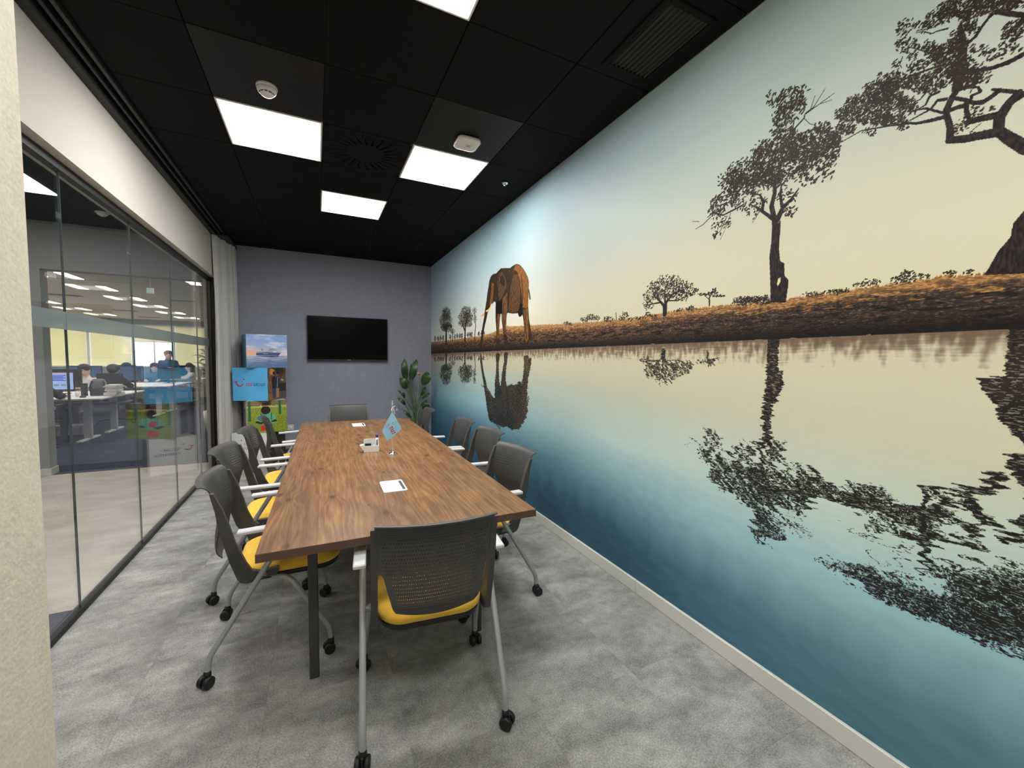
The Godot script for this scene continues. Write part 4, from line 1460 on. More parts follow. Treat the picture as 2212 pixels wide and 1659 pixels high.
func office_chair(label: String, at: Vector3, turn: float) -> void:
	var t := thing("office_chair", label, "chair", at, turn, "black swivel chairs in the office")
	var st := st_new()
	rings(st, round_rect(0.24, 0.23, 0.08, 5), [[0.02, 0.42], [0.0, 0.44], [0.0, 0.465], [0.02, 0.485], [0.08, 0.49]])
	put("seat", st, M.rubber, t)
	st = st_new()
	box(st, Vector3(0, 0.82, 0.25), Vector3(0.42, 0.54, 0.04), 0.015, Basis(Vector3.RIGHT, 0.10))
	put("backrest", st, M.rubber, t)
	st = st_new()
	tube(st, bent([Vector3(0, 0.43, 0.12), Vector3(0, 0.42, 0.29), Vector3(0, 0.68, 0.27)], 0.05), 0.02, 8)
	put("back_support", st, M.rubber, t)
	st = st_new()
	tube(st, [Vector3(0, 0.10, 0), Vector3(0, 0.43, 0)], 0.028, 10)
	put("gas_column", st, M.rubber, t)
	for k in 5:
		var a := TAU * k / 5 + 0.3
		var d := Vector3(cos(a), 0, sin(a))
		st = st_new()
		tube(st, [Vector3(0, 0.11, 0), d * 0.16 + Vector3(0, 0.095, 0), d * 0.30 + Vector3(0, 0.065, 0)], [0.026, 0.02, 0.015], 8)
		var arm := put("base_arm", st, M.rubber, t)
		st = st_new()
		lathe(st, [Vector2(0.0, -0.02), Vector2(0.025, -0.02), Vector2(0.027, 0.0), Vector2(0.025, 0.02), Vector2(0.0, 0.02)], 12, Transform3D(Basis(Vector3.UP, -a) * Basis(Vector3.RIGHT, PI / 2), d * 0.30 + Vector3(0, 0.027, 0)))
		put("caster", st, M.rubber, arm)
	for s in [-1.0, 1.0]:
		st = st_new()
		tube(st, bent([Vector3(s * 0.20, 0.45, 0.02), Vector3(s * 0.29, 0.47, 0.02), Vector3(s * 0.29, 0.66, 0.0)], 0.04), 0.013, 8)
		box(st, Vector3(s * 0.29, 0.668, -0.02), Vector3(0.06, 0.02, 0.22), 0.006)
		put("armrest", st, M.rubber, t)

func screen_mat() -> StandardMaterial3D:
	var C := Canvas.new(0, 1, 0, 0.62, 200)
	C.fill(func(a: float, b: float) -> Color: return Color(0.62, 0.73, 0.95) if b < 0.57 else Color(0.80, 0.70, 0.80))
	for k in 5: C.poly([0.36, 0.50 - k * 0.045, 0.36, 0.525 - k * 0.045, 0.84 - 0.06 * (k % 2), 0.525 - k * 0.045, 0.84 - 0.06 * (k % 2), 0.50 - k * 0.045], Color(0.14, 0.20, 0.72))
	for k in 3: C.poly([0.42 + k * 0.15, 0.12, 0.42 + k * 0.15, 0.20, 0.53 + k * 0.15, 0.20, 0.53 + k * 0.15, 0.12], Color(0.50, 0.60, 0.62))
	var m := print_mat(C, 0.2)
	m.emission_enabled = true
	m.emission_operator = BaseMaterial3D.EMISSION_OP_MULTIPLY
	m.emission = Color.WHITE
	m.emission_texture = m.albedo_texture
	m.emission_energy_multiplier = 0.55
	return m

func build_desks() -> void:
	bench("white office desk bench closest to the bulkhead opening", -8.95, -10.85, -7.6, -3.2)
	bench("white office desk bench in the middle of the office", -12.35, -14.2, -7.6, -3.17)
	bench("white office desk bench closest to the windows", -15.6, -17.3, -7.6, -3.28)
	var dark := mat(col(16, 17, 20), 0.25)
	var lit := screen_mat()
	var dim := glow(col(60, 84, 120), 0.22)
	monitor("monitor with a lit blue and white screen on the first desk bench", Vector3(-4.02, 0.74, -9.52), 0.0, 0.58, 0.31, lit)
	monitor("dark monitor on the first desk bench, its back to the lit screen", Vector3(-4.22, 0.74, -10.3), PI, 0.58, 0.34, dark)
	monitor("dark monitor on the first desk bench before the grey-haired person", Vector3(-4.95, 0.74, -10.3), PI, 0.58, 0.34, dark)
	monitor("dark monitor facing the person in the dark jacket", Vector3(-4.10, 0.74, -12.85), 0.05, 0.60, 0.36, dim)
	monitor("dark monitor on the middle bench beside the white mask", Vector3(-4.85, 0.74, -12.85), 0.0, 0.60, 0.36, dim)
	monitor("dark monitor at the end of the middle desk bench", Vector3(-3.52, 0.74, -13.7), PI - 0.2, 0.52, 0.30, dark)
	monitor("dark monitor on the window bench beside the pale top", Vector3(-3.75, 0.74, -16.1), 0.0, 0.55, 0.33, dark)
	monitor("dark monitor on the window bench toward the far wall", Vector3(-5.2, 0.74, -16.1), 0.0, 0.55, 0.33, dark)
	office_chair("black swivel chair at the first desk bench", Vector3(-3.92, 0, -8.72), 0.0)
	office_chair("black swivel chair under the person in the dark jacket", Vector3(-3.86, 0, -11.50), 0.0)
	office_chair("black swivel chair at the far side of the first bench", Vector3(-5.08, 0, -11.52), PI)
	office_chair("black swivel chair beside the middle bench under the pale top", Vector3(-3.42, 0, -15.1), 1.9)
	# small things on the first bench
	var t := thing("desk_speaker", "slim black speaker beside the lit screen", "speaker", Vector3(-3.635, 0.74, -9.58))
	var st := st_new()
	box2(st, Vector3(-0.03, 0, -0.05), Vector3(0.03, 0.22, 0.05), 0.006)
	put("body", st, M.rubber, t)
	st = st_new()
	box2(st, Vector3(-0.024, 0.02, 0.05), Vector3(0.024, 0.2, 0.0515))
	put("grille", st, M.plastic, t)
	t = thing("backpack", "grey backpack with black straps standing on the first desk", "backpack", Vector3(-3.47, 0.74, -9.64), 0.2)
	st = st_new()
	rings(st, round_rect(0.11, 0.075, 0.05, 5), [[0.01, 0.0], [0.0, 0.02], [0.0, 0.16], [0.012, 0.24], [0.04, 0.285], [0.06, 0.295]])
	put("bag", st, mat(col(112, 114, 118), 0.85), t)
	st = st_new()
	tube(st, bent([Vector3(-0.07, 0.26, 0.06), Vector3(-0.10, 0.14, 0.10), Vector3(-0.08, 0.02, 0.07)], 0.05), 0.012, 6)
	tube(st, bent([Vector3(0.07, 0.26, 0.06), Vector3(0.10, 0.14, 0.10), Vector3(0.08, 0.02, 0.07)], 0.05), 0.012, 6)
	put("strap", st, M.rubber, t)
	st = st_new()
	rings(st, round_rect(0.08, 0.02, 0.015, 4), [[0.0, 0.03], [0.0, 0.13], [0.006, 0.14]], Vector3(0, 0, 0.078))
	put("pocket", st, M.plastic, t)
	rng.seed = 17
	for k in 9:
		t = thing("paper_stack", "sheaf of white papers beside the grey backpack, " + ["bottom", "second", "third", "fourth", "fifth", "sixth", "seventh", "eighth", "top"][k] + " of its pile", "papers", Vector3(-3.215, 0.74 + k * 0.022, -9.5), rng.randf_range(-0.4, 0.4), "papers piled on the first desk")
		st = st_new()
		box2(st, Vector3(-0.09, 0.0, -0.12), Vector3(0.09, 0.021, 0.12), 0.001)
		put("sheets", st, M.white if k % 3 else M.pad, t)
	t = thing("computer_mouse", "black mouse on the first white desk", "mouse", Vector3(-3.52, 0.74, -9.22))
	st = st_new()
	rings(st, round_rect(0.03, 0.055, 0.028, 5), [[0.0, 0.0], [0.0, 0.012], [0.008, 0.028], [0.02, 0.033]])
	put("shell", st, M.rubber, t)
	t = thing("paper_cup", "small white cup on the first white desk", "cup", Vector3(-3.66, 0.74, -9.42))
	st = st_new()
	lathe(st, [Vector2(0.0, 0.0), Vector2(0.026, 0.0), Vector2(0.036, 0.085), Vector2(0.033, 0.085), Vector2(0.024, 0.006), Vector2(0.0, 0.006)], 16)
	put("cup_wall", st, M.white, t)
	t = thing("storage_box", "low white storage box on the floor under the first desk", "box", Vector3(-4.08, 0, -10.15), 0.1)
	st = st_new()
	box2(st, Vector3(-0.22, 0.0, -0.16), Vector3(0.22, 0.14, 0.16), 0.006)
	put("bin", st, mat(col(196, 198, 196), 0.5), t)
	st = st_new()
	box2(st, Vector3(-0.23, 0.14, -0.17), Vector3(0.23, 0.165, 0.17), 0.006)
	put("lid", st, M.white, t)
	t = thing("office_plant", "leafy potted plant against the office side wall", "plant", Vector3(-1.78, 0, -9.6))
	st = st_new()
	lathe(st, [Vector2(0.0, 0.0), Vector2(0.15, 0.0), Vector2(0.19, 0.40), Vector2(0.17, 0.40), Vector2(0.16, 0.36), Vector2(0.0, 0.36)], 24)
	put("pot", st, M.white, t)
	rng.seed = 23
	var g := mat(col(48, 74, 40), 0.45)
	for k in 26:
		var a := rng.randf() * TAU
		var y := rng.randf_range(0.75, 1.45)
		var b := Vector3(cos(a) * 0.06, y, sin(a) * 0.06)
		var tip := b + Vector3(cos(a) * rng.randf_range(0.18, 0.30), rng.randf_range(-0.02, 0.16), sin(a) * rng.randf_range(0.18, 0.30))
		st = st_new()
		blade(st, b, tip, 0.10, Vector3(0, 1, 0.2).normalized(), 5)
		put("leaf", st, g, t)
	st = st_new()
	tube(st, [Vector3(0, 0.36, 0), Vector3(0.02, 0.9, 0.01), Vector3(0, 1.46, 0)], [0.02, 0.016, 0.008], 8)
	put("stem", st, mat(col(84, 70, 48), 0.8), t)

# ---------------------------------------------------------------- people: tapered bones joined into one skin
# bone: [a, b, radius a, radius b, colour slot]
func skin_mesh(nets: Array, colors: Array) -> ArrayMesh:
	var st := st_new()
	smooth(st)
	var lin := colors.map(func(c): return c.srgb_to_linear())
	for n in nets:
		for i in n[0].size():
			st.set_color(lin[n[1][i]])
			st.add_vertex(n[0][i])
	return done(st)

func bone_dist(p: Vector3, b: Array) -> float:
	var ab: Vector3 = b[1] - b[0]
	var t := clampf((p - b[0]).dot(ab) / maxf(ab.length_squared(), 1e-9), 0.0, 1.0)
	return p.distance_to(b[0] + ab * t) - lerpf(b[2], b[3], t)

# surface nets over the field of the bones; cell size c, blend k: corners of the triangles and the colour slot of each
func net(bones: Array, c: float, k: float) -> Array:
	var corners := PackedVector3Array()
	var slots := PackedByteArray()
	var tints := {}
	var lo := Vector3.ONE * 1e9
	var hi := -lo
	for b in bones:
		for e in [[b[0], b[2]], [b[1], b[3]]]:
			lo = lo.min(e[0] - Vector3.ONE * (e[1] + 2.5 * c))
			hi = hi.max(e[0] + Vector3.ONE * (e[1] + 2.5 * c))
	var nx := int((hi.x - lo.x) / c) + 2
	var ny := int((hi.y - lo.y) / c) + 2
	var nz := int((hi.z - lo.z) / c) + 2
	var f := PackedFloat32Array()
	f.resize(nx * ny * nz)
	f.fill(9.0)
	for b in bones:
		var r := maxf(b[2], b[3]) + k + 2.0 * c
		var l: Vector3 = ((b[0].min(b[1]) - Vector3.ONE * r) - lo) / c
		var h: Vector3 = ((b[0].max(b[1]) + Vector3.ONE * r) - lo) / c
		for z in range(maxi(0, int(l.z)), mini(nz, int(h.z) + 2)):
			for y in range(maxi(0, int(l.y)), mini(ny, int(h.y) + 2)):
				for x in range(maxi(0, int(l.x)), mini(nx, int(h.x) + 2)):
					var i := (z * ny + y) * nx + x
					var d := bone_dist(lo + Vector3(x, y, z) * c, b)
					var o := f[i]
					var m := maxf(k - absf(o - d), 0.0) / k
					f[i] = minf(o, d) - m * m * k * 0.25
	var at := {}
	var place := func(x: int, y: int, z: int) -> Vector3:
		var key := (z * ny + y) * nx + x
		if at.has(key): return at[key]
		var s := Vector3.ZERO
		var n := 0
		for e in [[0, 0, 0, 1, 0, 0], [0, 1, 0, 1, 1, 0], [0, 0, 1, 1, 0, 1], [0, 1, 1, 1, 1, 1], [0, 0, 0, 0, 1, 0], [1, 0, 0, 1, 1, 0], [0, 0, 1, 0, 1, 1], [1, 0, 1, 1, 1, 1], [0, 0, 0, 0, 0, 1], [1, 0, 0, 1, 0, 1], [0, 1, 0, 0, 1, 1], [1, 1, 0, 1, 1, 1]]:
			var a := f[((z + e[2]) * ny + y + e[1]) * nx + x + e[0]]
			var b := f[((z + e[5]) * ny + y + e[4]) * nx + x + e[3]]
			if (a < 0.0) != (b < 0.0):
				var t := a / (a - b)
				s += Vector3(x, y, z) + Vector3(e[0], e[1], e[2]).lerp(Vector3(e[3], e[4], e[5]), t)
				n += 1
		var v: Vector3 = lo + s / maxi(n, 1) * c
		at[key] = v
		return v
	var tint := func(p: Vector3) -> int:
		if tints.has(p): return tints[p]
		var best := 1e9
		var slot := 0
		for b in bones:
			var d := bone_dist(p, b)
			if d < best:
				best = d
				slot = b[4]
		tints[p] = slot
		return slot
	for z in range(1, nz - 1):
		for y in range(1, ny - 1):
			for x in range(1, nx - 1):
				var a := f[(z * ny + y) * nx + x]
				for ax in 3:
					var b := f[((z + int(ax == 2)) * ny + y + int(ax == 1)) * nx + x + int(ax == 0)]
					if (a < 0.0) == (b < 0.0): continue
					var q := []
					for e in [[-1, -1], [0, -1], [0, 0], [-1, 0]]:
						if ax == 0: q.append(place.call(x, y + e[0], z + e[1]))
						elif ax == 1: q.append(place.call(x + e[1], y, z + e[0]))
						else: q.append(place.call(x + e[0], y + e[1], z))
					# q runs anticlockwise about +axis; the surface faces +axis when a is inside
					var o := [0, 2, 1, 0, 3, 2] if a < 0.0 else [0, 1, 2, 0, 2, 3]
					for i in o:
						slots.append(tint.call(q[i]))
						corners.append(q[i])
	return [corners, slots]

const SHIRT := 0
const SKIN := 1
const LEGS := 2
const SHOE := 3

func hand_bones(wrist: Vector3, fwd: Vector3, side: float) -> Array:
	var out := []
	var x := Vector3.UP.cross(fwd).normalized() * -side       # towards the little finger
	var dn := Vector3(0, -1, 0)
	var palm := wrist + fwd * 0.075
	out.append([wrist, palm, 0.026, 0.022, SKIN])
	out.append([wrist + x * 0.014 + fwd * 0.02, palm + x * 0.024, 0.018, 0.015, SKIN])
	out.append([wrist - x * 0.014 + fwd * 0.02, palm - x * 0.024, 0.018, 0.015, SKIN])
	for k in 4:
		var root: Vector3 = palm + x * (-0.032 + 0.021 * k) - fwd * 0.005
		var len: float = [0.070, 0.080, 0.074, 0.058][k]
		var mid: Vector3 = root + fwd * len * 0.5 + dn * 0.004
		out.append([root, mid, 0.0092, 0.0085, SKIN])
		out.append([mid, mid + fwd * len * 0.45 + dn * len * 0.30, 0.0085, 0.007, SKIN])
	var tr: Vector3 = wrist - x * 0.020 + fwd * 0.025
	var tm: Vector3 = tr - x * 0.028 + fwd * 0.030 + dn * 0.006
	out.append([tr, tm, 0.012, 0.010, SKIN])
	out.append([tm, tm + fwd * 0.030 - x * 0.004 + dn * 0.004, 0.010, 0.008, SKIN])
	return out

# seated (at a desk) or standing figure facing -z, origin on the floor
func figure(standing: bool) -> Array:
	var lift := 0.36 if standing else 0.0
	var hip := Vector3(0, 0.50 + lift, 0.05)
	var chest := Vector3(0, 0.84 + lift, 0.06 if not standing else 0.0)
	var neck := Vector3(0, 1.00 + lift, 0.05 if not standing else -0.02)
	var head := Vector3(0, 1.13 + lift, 0.02 if not standing else -0.06)
	var body := []
	for s in [-1.0, 1.0]:
		body.append([hip + Vector3(s * 0.06, 0.0, 0), chest + Vector3(s * 0.075, 0.0, 0), 0.105, 0.105, SHIRT])
	body.append([hip, chest, 0.10, 0.10, SHIRT])
	body.append([chest + Vector3(-0.145, 0.075, 0), chest + Vector3(0.145, 0.075, 0), 0.062, 0.062, SHIRT])
	body.append([chest + Vector3(0, 0.06, 0), neck, 0.085, 0.058, SHIRT])
	body.append([neck, head + Vector3(0, -0.05, 0.01), 0.052, 0.052, SKIN])
	body.append([head + Vector3(0, -0.03, 0), head + Vector3(0, 0.04, 0.012), 0.074, 0.088, SKIN])
	var hands := []
	for s in [-1.0, 1.0]:
		var sh := chest + Vector3(s * 0.175, 0.08, 0)
		var el := Vector3(s * 0.235, 0.80 + lift * 0.85 - (0.06 if standing else 0.0), -0.10)
		var wr := Vector3(s * 0.14, 0.785, -0.34) if not standing else Vector3(s * 0.10, 1.06, -0.24)
		body.append([sh, el, 0.054, 0.044, SHIRT])
		body.append([el, wr.lerp(el, 0.12), 0.044, 0.034, SHIRT])
		body.append([wr.lerp(el, 0.14), wr, 0.030, 0.026, SKIN])
		var fwd := (Vector3(-s * 0.25, -0.05, -1.0) if not standing else Vector3(-s * 0.6, 0.6, -0.3)).normalized()
		hands.append([hand_bones(wr, fwd, s), 0.007, 0.006])
		var h := hip + Vector3(s * 0.09, 0, 0)
		var kn := Vector3(s * 0.12, 0.50, -0.40) if not standing else Vector3(s * 0.10, 0.46, 0.02)
		var an := Vector3(s * 0.11, 0.09, -0.37) if not standing else Vector3(s * 0.10, 0.09, 0.06)
		body.append([h, kn, 0.086, 0.062, LEGS])
		body.append([kn, an, 0.060, 0.040, LEGS])
		body.append([an + Vector3(0, -0.04, 0.03), an + Vector3(0, -0.05, -0.15), 0.038, 0.032, SHOE])
	var fc := [[head + Vector3(0, 0.035, 0.012), head + Vector3(0, 0.0, 0.0), 0.086, 0.080, SKIN], [head + Vector3(0, -0.06, -0.035), head + Vector3(0, -0.03, -0.01), 0.042, 0.062, SKIN],
		[head + Vector3(0, 0.015, -0.078), head + Vector3(0, -0.020, -0.092), 0.010, 0.014, SKIN], [head + Vector3(-0.028, 0.024, -0.070), head + Vector3(0.028, 0.024, -0.070), 0.014, 0.014, SKIN],
		[head + Vector3(-0.018, -0.052, -0.072), head + Vector3(0.018, -0.052, -0.072), 0.010, 0.010, SKIN]]
	for s in [-1.0, 1.0]: fc.append([head + Vector3(s * 0.086, 0.015, 0.01), head + Vector3(s * 0.088, -0.02, 0.005), 0.016, 0.012, SKIN])
	return [[[body, 0.022, 0.05], [fc, 0.010, 0.022], hands[0], hands[1]], head]

var figures := {}

func person(label: String, at: Vector3, turn: float, standing: bool, shirt: Color, legs: Color, skin: Color, hair: Color, long_hair: bool, mask := false) -> void:
	if not figures.has(standing):
		var made := figure(standing)
		figures[standing] = [made[0].map(func(p): return net(p[0], p[1], p[2])), made[1]]
	var fg: Array = figures[standing]
	var t := thing("person", label, "person", at, turn)
	var m := mat(Color.WHITE, 0.8, 0.0, 0.3)
	m.vertex_color_use_as_albedo = true
	put("body", skin_mesh(fg[0], [shirt, skin, legs, col(30, 28, 28)]), m, t)
	var h: Vector3 = fg[1]
	var hb := [[h + Vector3(0, 0.060, -0.005), h + Vector3(0, 0.02, 0.040), 0.084, 0.084, 0], [h + Vector3(-0.035, 0.06, 0.0), h + Vector3(0.035, 0.06, 0.0), 0.072, 0.072, 0]]
	if long_hair:
		for s in [-1.0, 0.0, 1.0]: hb.append([h + Vector3(s * 0.06, 0.02, 0.045), h + Vector3(s * 0.085, -0.17, 0.05), 0.05, 0.042, 0])
	var st: SurfaceTool
	put("hair", skin_mesh([net(hb, 0.012, 0.03)], [hair]), mat(hair, 0.6), t)
	for s in [-1.0, 1.0]:
		st = st_new()
		lathe(st, [Vector2(0.0, 0.004), Vector2(0.006, 0.003), Vector2(0.009, 0.0), Vector2(0.0, -0.002)], 10, Transform3D(Basis(Vector3.RIGHT, -PI / 2), h + Vector3(s * 0.028, 0.008, -0.083)))
		put("eye", st, mat(col(36, 28, 26), 0.3), t)
	st = st_new()
	box(st, h + Vector3(0, -0.050, -0.0815), Vector3(0.036, 0.008, 0.004), 0.002)
	put("mouth", st, mat(col(150, 84, 78), 0.5), t)
	if mask:
		put("face_mask", skin_mesh([net([[h + Vector3(-0.03, -0.035, -0.065), h + Vector3(0.03, -0.035, -0.065), 0.042, 0.042, 0]], 0.010, 0.01)], [Color.WHITE]), M.white, t)

func build_people() -> void:
	var light := col(206, 158, 132)
	var fair := col(222, 180, 156)
	person("person in a dark sweater working at the lit screen", Vector3(-3.90, 0, -8.80), -0.12, false, col(30, 32, 42), col(40, 42, 54), light, col(44, 34, 28), false)
	person("person in a dark jacket seen from behind on a swivel chair", Vector3(-3.88, 0, -11.48), 0.05, false, col(34, 36, 44), col(34, 36, 48), light, col(22, 20, 20), false)
	person("grey-haired person behind the monitors of the first desk bench", Vector3(-5.08, 0, -11.52), PI, false, col(120, 124, 128), col(52, 54, 62), fair, col(128, 128, 124), false)
	person("dark-haired person in white behind the monitors of the first bench", Vector3(-4.37, 0, -11.52), PI - 0.3, false, col(212, 208, 202), col(52, 54, 62), fair, col(30, 24, 22), false)
	person("long-haired person in grey-blue seated behind the middle bench", Vector3(-4.10, 0, -14.72), PI + 0.1, false, col(96, 110, 126), col(44, 48, 60), fair, col(40, 28, 26), true)
	person("standing person in a dark blue top with hands at the chin", Vector3(-3.93, 0, -15.25), PI + 0.4, true, col(44, 66, 92), col(40, 44, 58), fair, col(58, 40, 32), false)
	person("long-haired person in a cream top at the end of the window bench", Vector3(-3.42, 0, -15.1), 1.9, false, col(206, 196, 178), col(92, 84, 74), fair, col(74, 52, 40), true)
	person("person with a white face mask seated at the middle bench", Vector3(-4.72, 0, -14.74), PI, false, col(60, 64, 72), col(44, 46, 56), light, col(26, 22, 22), true, true)

# ---------------------------------------------------------------- painting for prints
# An RGBA canvas that covers a piece of a wall or a board: a from-left, b from-bottom, in metres.
class Canvas:
	var d := PackedByteArray()
	var w := 0
	var h := 0
	var a0 := 0.0
	var b1 := 0.0
	var ppm := 1.0
	var grain: FastNoiseLite
	func _init(left: float, right: float, bottom: float, top: float, per_metre: float) -> void:
		a0 = left
		b1 = top
		ppm = per_metre
		w = int((right - left) * ppm)
		h = int((top - bottom) * ppm)
		d.resize(w * h * 4)
		grain = FastNoiseLite.new()
		grain.seed = 5
		grain.frequency = 0.07
		grain.fractal_octaves = 3
	func set_px(x: int, y: int, c: Color, v: float) -> void:
		var k := (y * w + x) * 4
		d[k] = clampi(int((c.r + v) * 255.0), 0, 255)
		d[k + 1] = clampi(int((c.g + v * 0.85) * 255.0), 0, 255)
		d[k + 2] = clampi(int((c.b + v * 0.7) * 255.0), 0, 255)
		d[k + 3] = 255
	func poly(p: Array, c: Color, rough := 0.0, only := false) -> void:
		var n := p.size() / 2
		var X := PackedFloat32Array()
		var Y := PackedFloat32Array()
		var lo := 1e9
		var hi := -1e9
		for i in n:
			X.append((p[i * 2] - a0) * ppm)
			Y.append((b1 - p[i * 2 + 1]) * ppm)
			lo = minf(lo, Y[i])
			hi = maxf(hi, Y[i])
		for y in range(maxi(0, int(lo)), mini(h, int(hi) + 1)):
			var yy := y + 0.5
			var cuts := PackedFloat32Array()
			for i in n:
				var j := (i + 1) % n
				if (Y[i] <= yy) != (Y[j] <= yy):
					cuts.append(X[i] + (yy - Y[i]) / (Y[j] - Y[i]) * (X[j] - X[i]))
			cuts.sort()
			for q in range(0, cuts.size() - 1, 2):
				for x in range(maxi(0, int(cuts[q] + 0.5)), mini(w, int(cuts[q + 1] + 0.5))):
					if only and d[(y * w + x) * 4 + 3] == 0: continue
					set_px(x, y, c, grain.get_noise_2d(x * 3.0, y * 0.7) * rough if rough > 0.0 else 0.0)
	func line(p: Array, c: Color, rough := 0.0) -> void:   # a, b, width for each point
		for i in range(0, p.size() - 3, 3):
			var A := Vector2((p[i] - a0) * ppm, (b1 - p[i + 1]) * ppm)
			var B := Vector2((p[i + 3] - a0) * ppm, (b1 - p[i + 4]) * ppm)
			var ra: float = maxf(p[i + 2] * ppm * 0.5, 0.55)
			var rb: float = maxf(p[i + 5] * ppm * 0.5, 0.55)
			var m := maxf(ra, rb) + 1.0
			var e := B - A
			var l2 := maxf(e.length_squared(), 1e-6)
			for y in range(maxi(0, int(minf(A.y, B.y) - m)), mini(h, int(maxf(A.y, B.y) + m) + 1)):
				for x in range(maxi(0, int(minf(A.x, B.x) - m)), mini(w, int(maxf(A.x, B.x) + m) + 1)):
					var P := Vector2(x + 0.5, y + 0.5)
					var t := clampf((P - A).dot(e) / l2, 0.0, 1.0)
					if P.distance_squared_to(A + e * t) < pow(lerpf(ra, rb, t), 2.0):
						set_px(x, y, c, grain.get_noise_2d(x * 2.0, y) * rough)
	func spot(a: float, b: float, r1: float, r2: float, turn: float, c: Color) -> void:
		var cx := (a - a0) * ppm
		var cy := (b1 - b) * ppm
		var R := maxf(r1, r2) * ppm + 0.5
		if cx < -R or cy < -R or cx > w + R or cy > h + R: return
		var cs := cos(turn)
		var sn := sin(turn)
		var q1 := maxf(r1 * ppm, 0.5)
		var q2 := maxf(r2 * ppm, 0.5)
		for y in range(maxi(0, int(cy - R)), mini(h, int(cy + R) + 1)):
			for x in range(maxi(0, int(cx - R)), mini(w, int(cx + R) + 1)):
				var dx := x + 0.5 - cx
				var dy := y + 0.5 - cy
				var u := (dx * cs + dy * sn) / q1
				var v := (-dx * sn + dy * cs) / q2
				if u * u + v * v < 1.0: set_px(x, y, c, 0.0)
	func fill(f: Callable) -> void:
		for y in h:
			for x in w: set_px(x, y, f.call(a0 + (x + 0.5) / ppm, b1 - (y + 0.5) / ppm), 0.0)
	func image() -> Image: return Image.create_from_data(w, h, false, Image.FORMAT_RGBA8, d)

